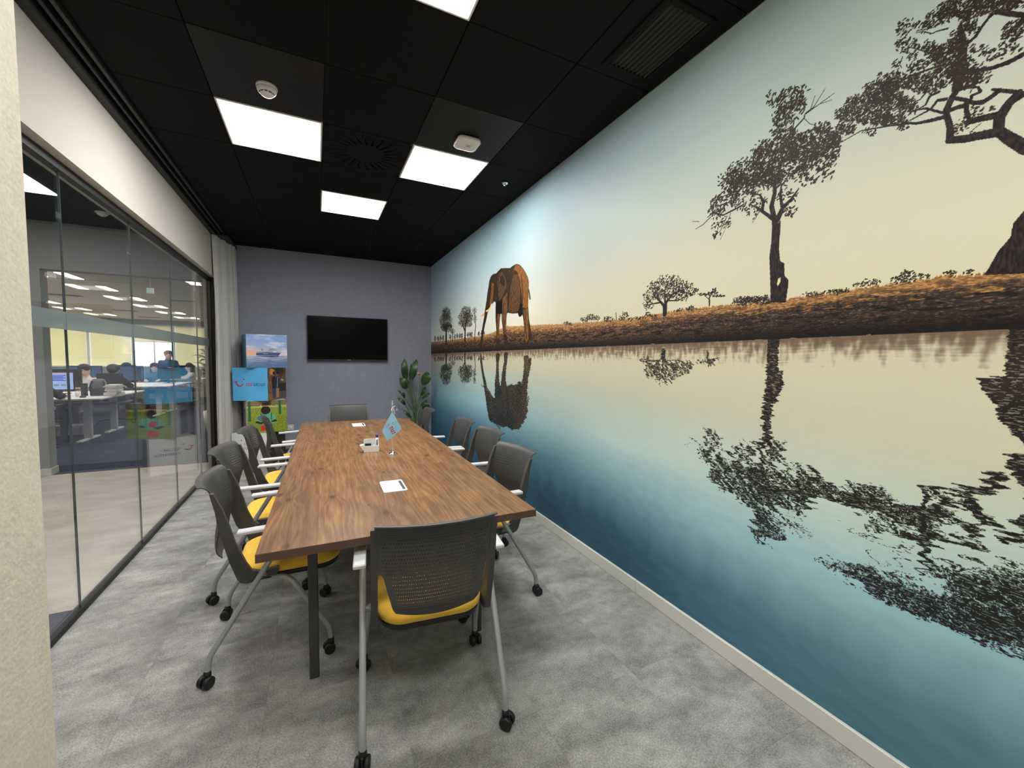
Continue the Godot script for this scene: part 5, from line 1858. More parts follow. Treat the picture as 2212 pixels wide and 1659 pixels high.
# outlines on the mural wall: z, y in metres
const MURAL := {
	"elephant": [-3.615,2.377,-3.54,2.351,-3.479,2.312,-3.419,2.258,-3.372,2.207,-3.348,2.156,-3.353,2.094,-3.355,1.99,-3.358,1.938,-3.352,1.905,-3.339,1.82,-3.315,1.755,-3.284,1.67,-3.278,1.628,-3.3,1.616,-3.333,1.625,-3.339,1.599,-3.389,1.592,-3.436,1.602,-3.427,1.677,-3.436,1.764,-3.454,1.83,-3.472,1.87,-3.503,1.856,-3.534,1.854,-3.559,1.873,-3.57,1.893,-3.693,1.902,-3.807,1.922,-3.823,1.909,-3.836,1.84,-3.834,1.769,-3.816,1.698,-3.794,1.615,-3.788,1.562,-3.849,1.555,-3.892,1.57,-3.88,1.654,-3.917,1.751,-3.948,1.849,-3.959,1.929,-3.982,1.925,-4.002,1.854,-4.015,1.757,-4.013,1.659,-3.987,1.597,-4.002,1.567,-4.082,1.563,-4.107,1.588,-4.084,1.675,-4.092,1.775,-4.116,1.888,-4.116,2,-4.114,2.068,-4.162,2.08,-4.194,2.065,-4.242,2.039,-4.292,2.007,-4.342,1.98,-4.376,1.911,-4.427,1.836,-4.469,1.759,-4.504,1.653,-4.532,1.573,-4.569,1.567,-4.571,1.656,-4.535,1.749,-4.492,1.854,-4.447,1.944,-4.43,2.008,-4.403,2.071,-4.379,2.12,-4.363,2.183,-4.33,2.256,-4.298,2.328,-4.265,2.366,-4.2,2.383,-4.105,2.375,-4.059,2.39,-3.984,2.406,-3.896,2.391,-3.757,2.364,-3.705,2.373],
	"tail": [-3.362,2.095,-3.344,2.093,-3.315,2.016,-3.314,1.99,-3.33,1.992],
	"lit_back": [-3.615,2.375,-3.479,2.312,-3.372,2.207,-3.352,2.157,-3.358,1.938,-3.398,1.921,-3.469,1.94,-3.497,2.084,-3.536,2.198,-3.588,2.295,-3.678,2.334],
	"belly": [-3.689,2.28,-3.575,2.271,-3.522,2.142,-3.523,1.989,-3.566,1.917,-3.693,1.91,-3.78,1.94,-3.773,2.089,-3.74,2.176],
	"ear": [-4.049,2.364,-3.948,2.366,-3.852,2.293,-3.835,2.179,-3.877,2.162,-3.933,2.111,-4.012,2.068,-4.063,2.166,-4.078,2.278],
	"ear_fold": [-4.012,2.321,-3.938,2.32,-3.879,2.256,-3.892,2.2,-3.98,2.238],
	"cheek": [-4.237,2.305,-4.166,2.274,-4.18,2.183,-4.21,2.061,-4.265,2.036,-4.293,2.058,-4.245,2.179],
	"shade_leg": [-4.111,2.068,-3.977,2.069,-3.904,2.072,-3.92,1.919,-4.111,1.944],
	"shade_rear": [-3.518,1.989,-3.469,1.961,-3.472,1.87,-3.534,1.854,-3.565,1.895,-3.536,1.936],
	"leg_front": [-3.941,2.076,-3.82,2.13,-3.813,1.932,-3.836,1.84,-3.834,1.769,-3.819,1.698,-3.867,1.701,-3.906,1.774,-3.937,1.897],
	"leg_left": [-4.058,1.932,-3.985,1.928,-4.006,1.781,-4.022,1.672,-4.059,1.674,-4.075,1.835],
	"leg_rear": [-3.454,1.916,-3.362,1.917,-3.35,1.821,-3.345,1.631,-3.39,1.598,-3.418,1.634,-3.422,1.763],
	"trunk_dark": [-4.423,1.994,-4.342,1.98,-4.434,1.823,-4.496,1.653,-4.532,1.573,-4.569,1.571,-4.563,1.655,-4.492,1.841],
	"tusk": [-4.207,2.067,-4.232,2.028,-4.298,1.997,-4.377,1.986,-4.405,2.006,-4.326,2.013,-4.272,2.036,-4.239,2.064],
	"tusk_far": [-4.444,1.986,-4.553,1.963,-4.538,1.948,-4.436,1.961],
	"land_top": [-6.925,1.734,-6.131,1.726,-5.545,1.722,-5.049,1.723,-4.57,1.719,-4.21,1.738,-3.814,1.785,-3.581,1.768,-3.305,1.756,-2.95,1.737,-2.697,1.722,-2.518,1.717,-2.281,1.707,-2.108,1.707,-1.953,1.698,-1.813,1.711,-1.711,1.71,-1.572,1.714,-1.468,1.711,-1.371,1.709,-1.283,1.707,-1.201,1.702,-1.125,1.7,-1.055,1.695,-1.014,1.701,-0.827,1.705,-0.699,1.708,-0.588,1.711,-0.492,1.7,-0.415,1.704],
	"trunk1": [-1.126,2.045,-1.088,2.033,-1.089,1.99,-1.091,1.921,-1.083,1.864,-1.066,1.852,-1.062,1.799,-1.045,1.779,-1.046,1.75,-1.052,1.687,-1.115,1.695,-1.122,1.798,-1.13,1.895,-1.125,1.947,-1.124,2],
	"trunk1_lit": [-1.132,2.067,-1.105,2.085,-1.092,2.049,-1.092,2.026,-1.102,2.029,-1.114,2.041],
	"hole": [-1.093,1.769,-1.088,1.792,-1.078,1.796,-1.077,1.778,-1.088,1.76],
	"trunk2": [-0.492,1.698,-0.483,1.714,-0.467,1.76,-0.445,1.796,-0.442,1.833,-0.428,1.856,-0.423,1.864,-0.414,1.687],
	"strokes": [
		[0,-1.108,2.037,0.017,-1.146,2.075,0.014,-1.178,2.106,0.011,-1.201,2.128,0.008],
		[0,-1.172,2.105,0.017,-1.167,2.138,0.012,-1.184,2.174,0.007,-1.241,2.206,0.005],
		[0,-1.115,2.044,0.022,-1.131,2.108,0.02,-1.12,2.157,0.017,-1.122,2.21,0.013],
		[0,-1.103,2.044,0.025,-1.082,2.086,0.018,-1.05,2.109,0.012,-1.023,2.142,0.005],
		[0,-1.087,2.094,0.013,-1.096,2.143,0.01,-1.092,2.187,0.006],
		[0,-1.272,2.155,0.008,-1.364,2.142,0.007,-1.419,2.17,0.005,-1.451,2.159,0.004],
		[0,-1.434,2.154,0.005,-1.474,2.131,0.004,-1.52,2.12,0.003],
		[0,-1.5,2.153,0.003,-1.543,2.166,0.001],
		[0,-1.342,2.132,0.004,-1.376,2.07,0.003,-1.414,2.053,0.002],
		[0,-1.324,2.14,0.003,-1.347,2.075,0.002,-1.374,2.029,0.002],
		[0,-1.184,2.102,0.004,-1.214,2.062,0.002],
		[0,-1.063,2.383,0.007,-1.016,2.415,0.006,-1.012,2.432,0.004,-0.982,2.44,0.003,-0.943,2.489,0.001],
		[0,-1.012,2.429,0.006,-0.962,2.44,0.003,-0.911,2.453,0.001],
		[0,-1.016,2.415,0.002,-0.994,2.382,0.002,-0.973,2.367,0.001],
		[0,-0.992,2.44,0.003,-0.979,2.481,0.001],
		[0,-0.962,2.44,0.002,-0.919,2.432,0.001],
		[0,-1.122,2.21,0.011,-1.091,2.278,0.009,-1.061,2.344,0.006,-1.054,2.435,0.004],
		[0,-1.122,2.199,0.007,-1.197,2.251,0.005,-1.279,2.308,0.003],
		[0,-1.091,2.278,0.008,-0.994,2.28,0.005,-0.935,2.285,0.003],
		[1,-0.427,2.03,0.031,-0.463,2.076,0.027,-0.485,2.108,0.022],
		[1,-0.487,2.103,0.026,-0.518,2.11,0.024,-0.55,2.115,0.022,-0.585,2.128,0.02],
		[1,-0.585,2.13,0.019,-0.585,2.161,0.016,-0.595,2.205,0.014,-0.596,2.228,0.017,-0.585,2.258,0.017,-0.576,2.272,0.016],
		[1,-0.484,2.107,0.022,-0.484,2.14,0.023,-0.471,2.169,0.023,-0.458,2.185,0.02,-0.452,2.194,0.016],
		[1,-0.46,2.178,0.019,-0.436,2.186,0.017],
		[1,-0.452,2.194,0.01,-0.47,2.208,0.01,-0.488,2.22,0.009,-0.502,2.231,0.007],
		[1,-0.489,2.22,0.013,-0.505,2.21,0.013,-0.519,2.205,0.013,-0.538,2.213,0.011,-0.556,2.231,0.01,-0.577,2.248,0.01],
		[1,-0.546,2.223,0.008,-0.543,2.237,0.008,-0.526,2.238,0.008,-0.531,2.254,0.005,-0.548,2.264,0.007,-0.564,2.268,0.007],
		[1,-0.554,2.222,0.012,-0.553,2.2,0.011,-0.546,2.172,0.01,-0.545,2.161,0.012],
		[1,-0.547,2.163,0.018,-0.52,2.159,0.018,-0.488,2.152,0.019],
		[1,-0.554,2.215,0.013,-0.573,2.219,0.013,-0.592,2.219,0.013],
		[1,-0.599,2.205,0.013,-0.631,2.21,0.011,-0.667,2.219,0.008,-0.686,2.229,0.005],
		[1,-0.602,2.217,0.007,-0.646,2.255,0.006,-0.674,2.264,0.005],
		[1,-0.6,2.258,0.01,-0.619,2.265,0.008,-0.635,2.246,0.006,-0.684,2.237,0.004],
		[1,-0.618,2.29,0.008,-0.639,2.288,0.007,-0.647,2.267,0.005,-0.669,2.261,0.004],
		[1,-0.649,2.305,0.005,-0.661,2.292,0.004,-0.675,2.29,0.003],
		[1,-0.441,2.295,0.014,-0.474,2.289,0.013,-0.506,2.293,0.011,-0.535,2.304,0.01,-0.567,2.315,0.009],
		[1,-0.565,2.396,0.01,-0.545,2.406,0.009,-0.534,2.425,0.008,-0.521,2.441,0.007,-0.51,2.446,0.006],
		[1,-0.576,2.277,0.025,-0.572,2.345,0.023,-0.57,2.384,0.02,-0.572,2.42,0.015,-0.58,2.457,0.012],
		[1,-0.503,2.446,0.012,-0.481,2.425,0.012,-0.447,2.395,0.012],
		[1,-0.447,2.395,0.018,-0.465,2.377,0.015,-0.482,2.374,0.012],
		[1,-0.607,2.473,0.005,-0.632,2.482,0.004,-0.645,2.483,0.003,-0.663,2.503,0.002,-0.682,2.512,0.002],
		[1,-0.686,2.229,0.006,-0.739,2.247,0.005,-0.819,2.27,0.004,-0.887,2.257,0.003],
		[1,-0.609,2.368,0.007,-0.675,2.38,0.006,-0.722,2.379,0.005,-0.797,2.376,0.003],
		[1,-0.602,2.38,0.004,-0.656,2.437,0.003,-0.691,2.471,0.002],
		[1,-0.538,2.133,0.002,-0.52,2.145,0.001],
		[1,-0.714,2.457,0.003,-0.72,2.437,0.002,-0.714,2.422,0.001],
		[2,-1.711,1.703,0.027,-1.716,1.751,0.019,-1.752,1.783,0.012,-1.805,1.829,0.006],
		[2,-1.705,1.707,0.022,-1.702,1.768,0.017,-1.656,1.808,0.01,-1.577,1.823,0.005],
		[2,-1.707,1.75,0.015,-1.716,1.826,0.01,-1.694,1.878,0.005],
		[2,-1.739,1.772,0.009,-1.816,1.772,0.007,-1.856,1.767,0.004],
		[2,-1.69,1.776,0.008,-1.619,1.767,0.006,-1.554,1.785,0.004],
		[2,-1.421,1.718,0.008,-1.422,1.758,0.007,-1.403,1.784,0.005],
		[2,-1.425,1.75,0.004,-1.45,1.77,0.003],
		[3,-5.987,1.707,0.088,-5.988,1.921,0.061],
		[3,-5.128,1.697,0.054,-5.117,1.861,0.043,-5.052,1.965,0.032],
		[3,-5.13,1.818,0.031,-5.24,1.915,0.019],
		[3,-4.769,1.693,0.024,-4.731,1.855,0.02,-4.775,2.054,0.018],
		[3,-5.678,1.708,0.032,-5.663,1.851,0.024],
		[4,-2.12,1.711,0.007,-2.126,1.755,0.005],
		[4,-2.057,1.726,0.006,-2.058,1.753,0.005]],
	"blobs": [
		[-1.103,2.283,0.105,-0.045,0.003,-0.07,1,0.017,0],
		[-1.225,2.286,0.107,-0.043,0.003,-0.059,1,0.017,0],
		[-1.011,2.304,0.085,0.003,0.023,-0.057,1,0.017,0],
		[-0.952,2.241,0.055,0.004,0.021,-0.052,1,0.017,0],
		[-1.096,2.394,0.051,-0.024,0.001,-0.029,1,0.017,0],
		[-1.068,2.503,0.054,-0.03,0.003,-0.057,1,0.017,0],
		[-1.105,2.461,0.04,-0.021,0.002,-0.035,1,0.017,0],
		[-1.327,2.289,0.057,-0.022,0.002,-0.046,1,0.017,0],
		[-1.36,2.217,0.068,-0.002,0.013,-0.032,1,0.017,0],
		[-1.404,2.178,0.042,-0.014,0.001,-0.024,1,0.017,0],
		[-0.948,2.343,0.029,-0.014,0.001,-0.024,1,0.017,0],
		[-0.915,2.266,0.028,-0.013,0.002,-0.037,1,0.017,0],
		[-1.147,2.22,0.065,-0.025,0.001,-0.03,1,0.017,0],
		[-1.262,2.239,0.073,-0.027,0.002,-0.038,1,0.017,0],
		[-1.178,2.369,0.042,0.004,0.02,-0.04,1,0.017,0],
		[-1.378,2.11,0.052,-0.015,0.001,-0.034,0.4,0.017,0],
		[-0.994,2.167,0.036,-0.014,0.001,-0.028,0.4,0.017,0],
		[-1.217,2.124,0.039,-0.013,0.002,-0.037,0.4,0.017,0],
		[-1.058,2.062,0.033,-0.011,0.001,-0.023,0.4,0.017,0],
		[-1.399,2.063,0.023,-0.006,0.001,-0.02,0.4,0.017,0],
		[-1.072,2.123,0.045,-0.015,0.002,-0.035,0.4,0.017,0],
		[-0.93,2.168,0.03,0.003,0.011,-0.028,0.4,0.017,0],
		[-1.094,2.342,0.067,-0.031,0.002,-0.035,0.4,0.017,0],
		[-1.138,2.553,0.035,-0.02,0.002,-0.035,0.4,0.017,0],
		[-1.037,2.53,0.032,-0.018,0.001,-0.022,0.4,0.017,0],
		[-1.193,2.153,0.038,-0.013,0.001,-0.025,0.4,0.017,0],
		[-1.287,2.172,0.041,-0.014,0.001,-0.026,0.4,0.017,0],
		[-0.903,2.199,0.019,-0.008,0.001,-0.016,0.4,0.017,0],
		[-0.567,2.315,0.03,-0.018,0.002,-0.047,1,0.011,1],
		[-0.6,2.376,0.035,-0.022,0.002,-0.048,1,0.011,1],
		[-0.65,2.337,0.044,-0.026,0.002,-0.032,1,0.011,1],
		[-0.722,2.385,0.036,-0.021,0.001,-0.028,1,0.011,1],
		[-0.776,2.38,0.039,-0.022,0.002,-0.035,1,0.011,1],
		[-0.824,2.365,0.047,-0.025,0.001,-0.03,1,0.011,1],
		[-0.865,2.349,0.038,-0.02,0.001,-0.027,1,0.011,1],
		[-0.744,2.331,0.045,-0.025,0.002,-0.034,1,0.011,1],
		[-0.696,2.29,0.024,-0.013,0.001,-0.027,1,0.011,1],
		[-0.78,2.295,0.049,-0.025,0.001,-0.024,1,0.011,1],
		[-0.728,2.259,0.037,-0.019,0.001,-0.019,1,0.011,1],
		[-0.868,2.301,0.029,-0.014,0.001,-0.02,1,0.011,1],
		[-0.9,2.286,0.021,-0.01,0.001,-0.024,1,0.011,1],
		[-0.628,2.524,0.032,-0.004,0.008,-0.026,1,0.011,1],
		[-0.577,2.513,0.045,-0.033,0.001,-0.028,1,0.011,1],
		[-0.519,2.476,0.042,-0.031,0.001,-0.024,1,0.011,1],
		[-0.474,2.447,0.022,-0.017,0.001,-0.015,1,0.011,1],
		[-0.564,2.459,0.018,-0.013,0.001,-0.022,1,0.011,1],
		[-0.47,2.373,0.016,0.006,0.01,-0.025,1,0.011,1],
		[-0.582,2.418,0.022,-0.015,0.001,-0.025,1,0.011,1],
		[-0.757,2.399,0.013,0.002,0.016,-0.038,1,0.011,1],
		[-0.676,2.404,0.025,-0.004,0.005,-0.016,1,0.011,1],
		[-0.638,2.425,0.02,-0.013,0.001,-0.02,1,0.011,1],
		[-0.546,2.289,0.012,-0.007,0.001,-0.025,1,0.011,1],
		[-0.711,2.549,0.022,0,0.011,-0.028,0.4,0.011,1],
		[-0.706,2.487,0.028,-0.019,0.002,-0.03,0.4,0.011,1],
		[-0.656,2.454,0.02,-0.013,0.001,-0.02,0.4,0.011,1],
		[-0.531,2.361,0.024,-0.016,0.001,-0.016,0.4,0.011,1],
		[-0.502,2.327,0.018,-0.012,0.001,-0.016,0.4,0.011,1],
		[-0.476,2.33,0.021,-0.014,0.001,-0.015,0.4,0.011,1],
		[-0.524,2.289,0.015,-0.009,0.001,-0.024,0.4,0.011,1],
		[-0.559,2.165,0.012,-0.006,0.001,-0.019,0.4,0.011,1],
		[-0.553,2.431,0.016,-0.011,0.001,-0.016,0.4,0.011,1],
		[-0.73,2.443,0.01,-0.006,0.001,-0.015,0.4,0.011,1],
		[-0.796,2.253,0.022,-0.01,0.001,-0.013,0.4,0.011,1],
		[-0.699,2.221,0.014,-0.007,0,-0.009,0.4,0.011,1],
		[-0.53,2.19,0.011,-0.006,0.001,-0.016,0.4,0.011,1],
		[-0.498,2.176,0.005,-0.003,0.001,-0.011,0.4,0.011,1],
		[-0.544,2.182,0.012,-0.006,0.001,-0.011,0.4,0.011,1],
		[-0.578,2.153,0.01,-0.005,0.001,-0.017,0.4,0.011,1],
		[-0.669,2.519,0.014,-0.01,0.001,-0.018,0.4,0.011,1],
		[-0.526,2.119,0.015,-0.007,0.001,-0.011,0.4,0.011,1],
		[-0.69,2.447,0.014,-0.009,0.001,-0.015,0.4,0.011,1],
		[-1.688,1.886,0.07,-0.012,0.001,-0.03,0.55,0.014,2],
		[-1.768,1.862,0.069,-0.011,0.001,-0.034,0.55,0.014,2],
		[-1.6,1.845,0.066,-0.01,0.001,-0.029,0.55,0.014,2],
		[-1.549,1.806,0.044,-0.007,0.001,-0.025,0.55,0.014,2],
		[-1.818,1.821,0.059,-0.008,0.001,-0.031,0.55,0.014,2],
		[-1.692,1.831,0.093,-0.014,0.001,-0.033,0.55,0.014,2],
		[-1.609,1.792,0.055,-0.008,0.001,-0.027,0.55,0.014,2],
		[-1.843,1.77,0.04,-0.005,0.001,-0.028,0.55,0.014,2],
		[-1.74,1.806,0.061,-0.008,0.001,-0.019,0.55,0.014,2],
		[-1.513,1.809,0.019,-0.003,0.001,-0.012,0.55,0.014,2],
		[-1.398,1.792,0.017,-0.003,0,-0.008,0.9,0.012,2],
		[-1.465,1.777,0.024,-0.003,0,-0.007,0.9,0.012,2],
		[-1.402,1.776,0.028,-0.004,0,-0.007,0.9,0.012,2],
		[-1.374,1.76,0.029,-0.004,0,-0.006,0.9,0.012,2],
		[-1.431,1.776,0.024,-0.003,0,-0.007,0.9,0.012,2],
		[-5.989,2.134,0.204,-0.02,0,-0.08,1,0.02,3],
		[-6.024,2.024,0.288,-0.024,0,-0.101,1,0.02,3],
		[-5.919,1.916,0.232,-0.016,0,-0.06,1,0.02,3],
		[-6.086,1.928,0.176,-0.012,0,-0.051,1,0.02,3],
		[-5.086,2.077,0.179,-0.019,0.001,-0.052,0.9,0.02,3],
		[-5.152,1.996,0.221,-0.02,0.001,-0.062,0.9,0.02,3],
		[-4.988,1.981,0.161,-0.015,0.001,-0.064,0.9,0.02,3],
		[-5.219,1.924,0.174,-0.014,0,-0.045,0.9,0.02,3],
		[-4.987,1.895,0.125,-0.009,0,-0.034,0.9,0.02,3],
		[-4.774,2.044,0.07,-0.007,0.001,-0.037,0.35,0.015,3],
		[-4.755,1.939,0.058,-0.005,0.001,-0.049,0.35,0.015,3],
		[-5.663,1.846,0.109,-0.007,0,-0.034,0.5,0.015,3],
		[-6.62,1.778,0.062,-0.003,-0,-0.039,0.9,0.018,3],
		[-6.436,1.775,0.059,-0.003,0,-0.038,0.9,0.018,3],
		[-6.29,1.774,0.057,-0.003,0,-0.037,0.9,0.018,3],
		[-6.149,1.772,0.055,-0.002,0,-0.036,0.9,0.018,3],
		[-5.783,1.768,0.049,-0.002,0,-0.034,0.9,0.018,3],
		[-5.56,1.765,0.046,-0.002,0,-0.033,0.9,0.018,3],
		[-5.447,1.764,0.044,-0.002,0,-0.032,0.9,0.018,3],
		[-5.337,1.762,0.043,-0.002,0,-0.032,0.9,0.018,3],
		[-5.252,1.761,0.042,-0.002,0,-0.031,0.9,0.018,3],
		[-5.017,1.758,0.038,-0.002,0,-0.03,0.9,0.018,3],
		[-4.935,1.757,0.037,-0.002,0,-0.03,0.9,0.018,3],
		[-4.873,1.757,0.037,-0.002,0,-0.03,0.9,0.018,3],
		[-4.615,1.754,0.033,-0.002,0,-0.028,0.9,0.018,3],
		[-4.527,1.753,0.032,-0.002,0,-0.028,0.9,0.018,3],
		[-4.462,1.752,0.032,-0.002,0,-0.027,0.9,0.018,3],
		[-2.397,1.747,0.051,-0.005,0.001,-0.022,0.7,0.015,4],
		[-2.477,1.736,0.045,-0.004,0.001,-0.015,0.7,0.015,4],
		[-2.319,1.734,0.026,-0.002,0.001,-0.016,0.7,0.015,4],
		[-2.21,1.718,0.052,-0.004,0.001,-0.018,0.7,0.015,4],
		[-2.029,1.729,0.022,-0.002,0.001,-0.019,0.7,0.015,4],
		[-2.068,1.711,0.032,-0.003,0,-0.013,0.7,0.015,4],
		[-1.982,1.699,0.024,-0.002,0,-0.01,0.7,0.015,4],
		[-2.721,1.73,0.028,-0.002,0,-0.013,0.7,0.015,4],
		[-2.662,1.719,0.028,-0.002,0,-0.01,0.7,0.015,4],
		[-1.84,1.711,0.027,-0.003,0.001,-0.014,0.7,0.015,4],
		[-1.787,1.696,0.028,-0.003,0,-0.01,0.7,0.015,4],
		[-1.53,1.716,0.031,-0.003,0.001,-0.012,0.7,0.015,4],
		[-1.617,1.717,0.034,-0.004,0,-0.009,0.7,0.015,4],
		[-1.909,1.697,0.042,-0.004,0,-0.01,0.7,0.015,4],
		[-1.25,1.712,0.041,-0.005,0.001,-0.012,0.8,0.012,4],
		[-1.21,1.718,0.031,-0.004,0.001,-0.017,0.8,0.012,4],
		[-1.155,1.708,0.037,-0.005,0.001,-0.015,0.8,0.012,4],
		[-1.129,1.712,0.015,-0.002,0.001,-0.019,0.8,0.012,4],
		[-0.761,1.724,0.026,-0.004,0.001,-0.011,0.6,0.01,4],
		[-0.665,1.724,0.023,-0.004,0.001,-0.019,0.6,0.01,4],
		[-0.687,1.717,0.018,-0.003,0.001,-0.011,0.6,0.01,4],
		[-0.626,1.721,0.016,-0.003,0,-0.007,0.6,0.01,4],
		[-0.563,1.716,0.015,-0.003,0,-0.01,0.6,0.01,4],
		[-0.52,1.713,0.012,-0.002,0,-0.007,0.6,0.01,4],
		[-0.947,1.705,0.032,-0.004,0.001,-0.011,0.6,0.01,4],
		[-0.878,1.705,0.029,-0.004,0,-0.008,0.6,0.01,4],
		[-0.842,1.707,0.021,-0.003,0,-0.007,0.6,0.01,4],
		[-0.794,1.72,0.02,-0.003,0,-0.008,0.6,0.01,4],
		[-1.237,1.72,0.043,-0.005,0.001,-0.018,0.6,0.01,4],
		[-1.163,1.711,0.059,-0.008,0.001,-0.014,0.6,0.01,4]],
}

# colours of the print across the wall: columns z, rows y from the top
const GRID_Z := [-6.9, -5.5, -4.5, -3.7, -2.8, -2.0, -1.3, -0.8, -0.35, 0.5]
const SKY_Y := [3.02, 2.6, 2.2, 1.9, 1.52]
const SKY := [
	[174,212,231, 172,210,230, 169,207,227, 152,185,202, 155,185,199, 180,211,220, 190,217,219, 193,217,215, 191,211,208, 191,211,208],
	[178,211,224, 175,207,220, 172,202,212, 154,178,186, 156,176,181, 177,198,199, 184,202,198, 188,203,196, 188,201,192, 188,201,192],
	[196,217,221, 193,211,212, 188,202,200, 175,185,180, 173,180,171, 191,198,184, 198,203,185, 203,207,187, 206,209,188, 206,209,188],
	[218,227,222, 213,220,212, 206,209,197, 199,199,183, 193,190,170, 207,201,176, 213,208,179, 218,213,183, 222,217,187, 222,217,187],
	[229,232,222, 224,225,213, 216,213,195, 208,202,179, 202,193,165, 215,205,171, 220,210,174, 224,214,178, 224,216,181, 224,216,181]]
const SEA_Y := [1.55, 1.4, 1.2, 0.9, 0.6, 0.3, 0.0]
const SEA := [
	[178,171,149, 180,173,150, 185,177,152, 191,182,154, 200,190,159, 208,197,164, 214,204,170, 217,208,175, 219,210,178, 219,210,178],
	[172,171,153, 193,190,168, 198,195,170, 186,182,157, 195,190,162, 205,197,166, 213,204,172, 217,209,176, 219,211,179, 219,211,179],
	[153,173,168, 176,196,188, 184,200,189, 171,184,171, 181,190,173, 193,198,176, 205,205,180, 213,210,182, 218,213,183, 218,213,183],
	[126,171,185, 146,194,207, 153,197,207, 145,180,185, 156,185,185, 186,211,205, 198,218,206, 201,220,206, 199,218,204, 199,218,204],
	[79,126,150, 82,127,150, 85,128,150, 88,130,149, 94,132,149, 123,165,179, 151,193,204, 158,200,208, 152,195,206, 152,195,206],
	[54,97,123, 54,96,122, 54,94,118, 54,91,114, 54,89,111, 60,96,115, 82,123,142, 92,133,149, 97,138,153, 97,138,153],
	[53,94,120, 52,92,117, 50,89,113, 49,86,109, 48,83,106, 51,87,109, 67,108,130, 74,115,134, 80,120,138, 80,120,138]]

func grid_color(rows: Array, ys: Array, z: float, y: float) -> Color:
	var i := 0
	while i < GRID_Z.size() - 2 and z > GRID_Z[i + 1]: i += 1
	var j := 0
	while j < ys.size() - 2 and y < ys[j + 1]: j += 1
	var t := smoothstep(0.0, 1.0, clampf((z - GRID_Z[i]) / (GRID_Z[i + 1] - GRID_Z[i]), 0, 1)) * 0.4 + clampf((z - GRID_Z[i]) / (GRID_Z[i + 1] - GRID_Z[i]), 0, 1) * 0.6
	var s := clampf((ys[j] - y) / (ys[j] - ys[j + 1]), 0, 1)
	var c := func(a: int, b: int) -> Color: return col(rows[a][b * 3], rows[a][b * 3 + 1], rows[a][b * 3 + 2])
	return (c.call(j, i) as Color).lerp(c.call(j, i + 1), t).lerp((c.call(j + 1, i) as Color).lerp(c.call(j + 1, i + 1), t), s)

const WATER := 1.535

func paint_land(C: Canvas) -> void:
	var top: Array = MURAL.land_top
	var n1 := noise(61, 0.9, 4)
	var n2 := noise(62, 1.0, 3)
	var n := top.size() / 2
	for x in C.w:
		var z := C.a0 + (x + 0.5) / C.ppm
		var i := 0
		while i < n - 2 and z > top[i * 2 + 2]: i += 1
		var t := clampf((z - top[i * 2]) / (top[i * 2 + 2] - top[i * 2]), 0.0, 1.0)
		var yt: float = lerpf(top[i * 2 + 1], top[i * 2 + 3], t) + 0.012 * n1.get_noise_2d(z * 60.0, 0.0) + 0.006 * n1.get_noise_2d(z * 400.0, 9.0)
		var right := smoothstep(-2.2, -0.8, z)
		var yb := WATER - 0.004 + 0.006 * n1.get_noise_2d(z * 20.0, 50.0)
		for y in range(maxi(0, int((C.b1 - yt) * C.ppm)), mini(C.h, int((C.b1 - yb) * C.ppm))):
			var yy := C.b1 - (y + 0.5) / C.ppm
			var f := (yt - yy) / maxf(yt - yb, 0.01)
			var g := n1.get_noise_2d(z * 9.0, yy * 55.0)
			var g2 := n2.get_noise_2d(z * 48.0, yy * 170.0)
			var g3 := n2.get_noise_2d(z * 20.0 + 70.0, yy * 140.0)
			var grass := Color(0.82, 0.61, 0.36).lerp(Color(0.47, 0.34, 0.21), clampf(0.5 + g2 * 1.3, 0, 1))
			var soil := Color(0.31, 0.225, 0.165).lerp(Color(0.22, 0.175, 0.15), right)
			soil = soil.lerp(Color(0.085, 0.07, 0.068), clampf(-g * 2.6 + g3 * 1.6, 0, 1) * 0.9)
			soil = soil.lerp(Color(0.70, 0.53, 0.39), smoothstep(0.13, 0.40, g2 * 0.6 + g * 0.5 + g3 * 0.35) * (0.65 - 0.15 * right))
			var c := grass.lerp(soil, smoothstep(0.10, 0.30, f + g * 0.30 + g3 * 0.14))
			c = c.lerp(Color(0.085, 0.07, 0.068), smoothstep(0.60, 1.0, f + g * 0.35) * 0.88)
			C.set_px(x, y, c, 0.0)
		if n1.get_noise_2d(z * 12.0, 80.0) > 0.30:      # a pale line of foam here and there
			C.line([z - 0.003, yb + 0.004, 0.003, z + 0.003, yb + 0.004, 0.003], Color(0.52, 0.48, 0.44))

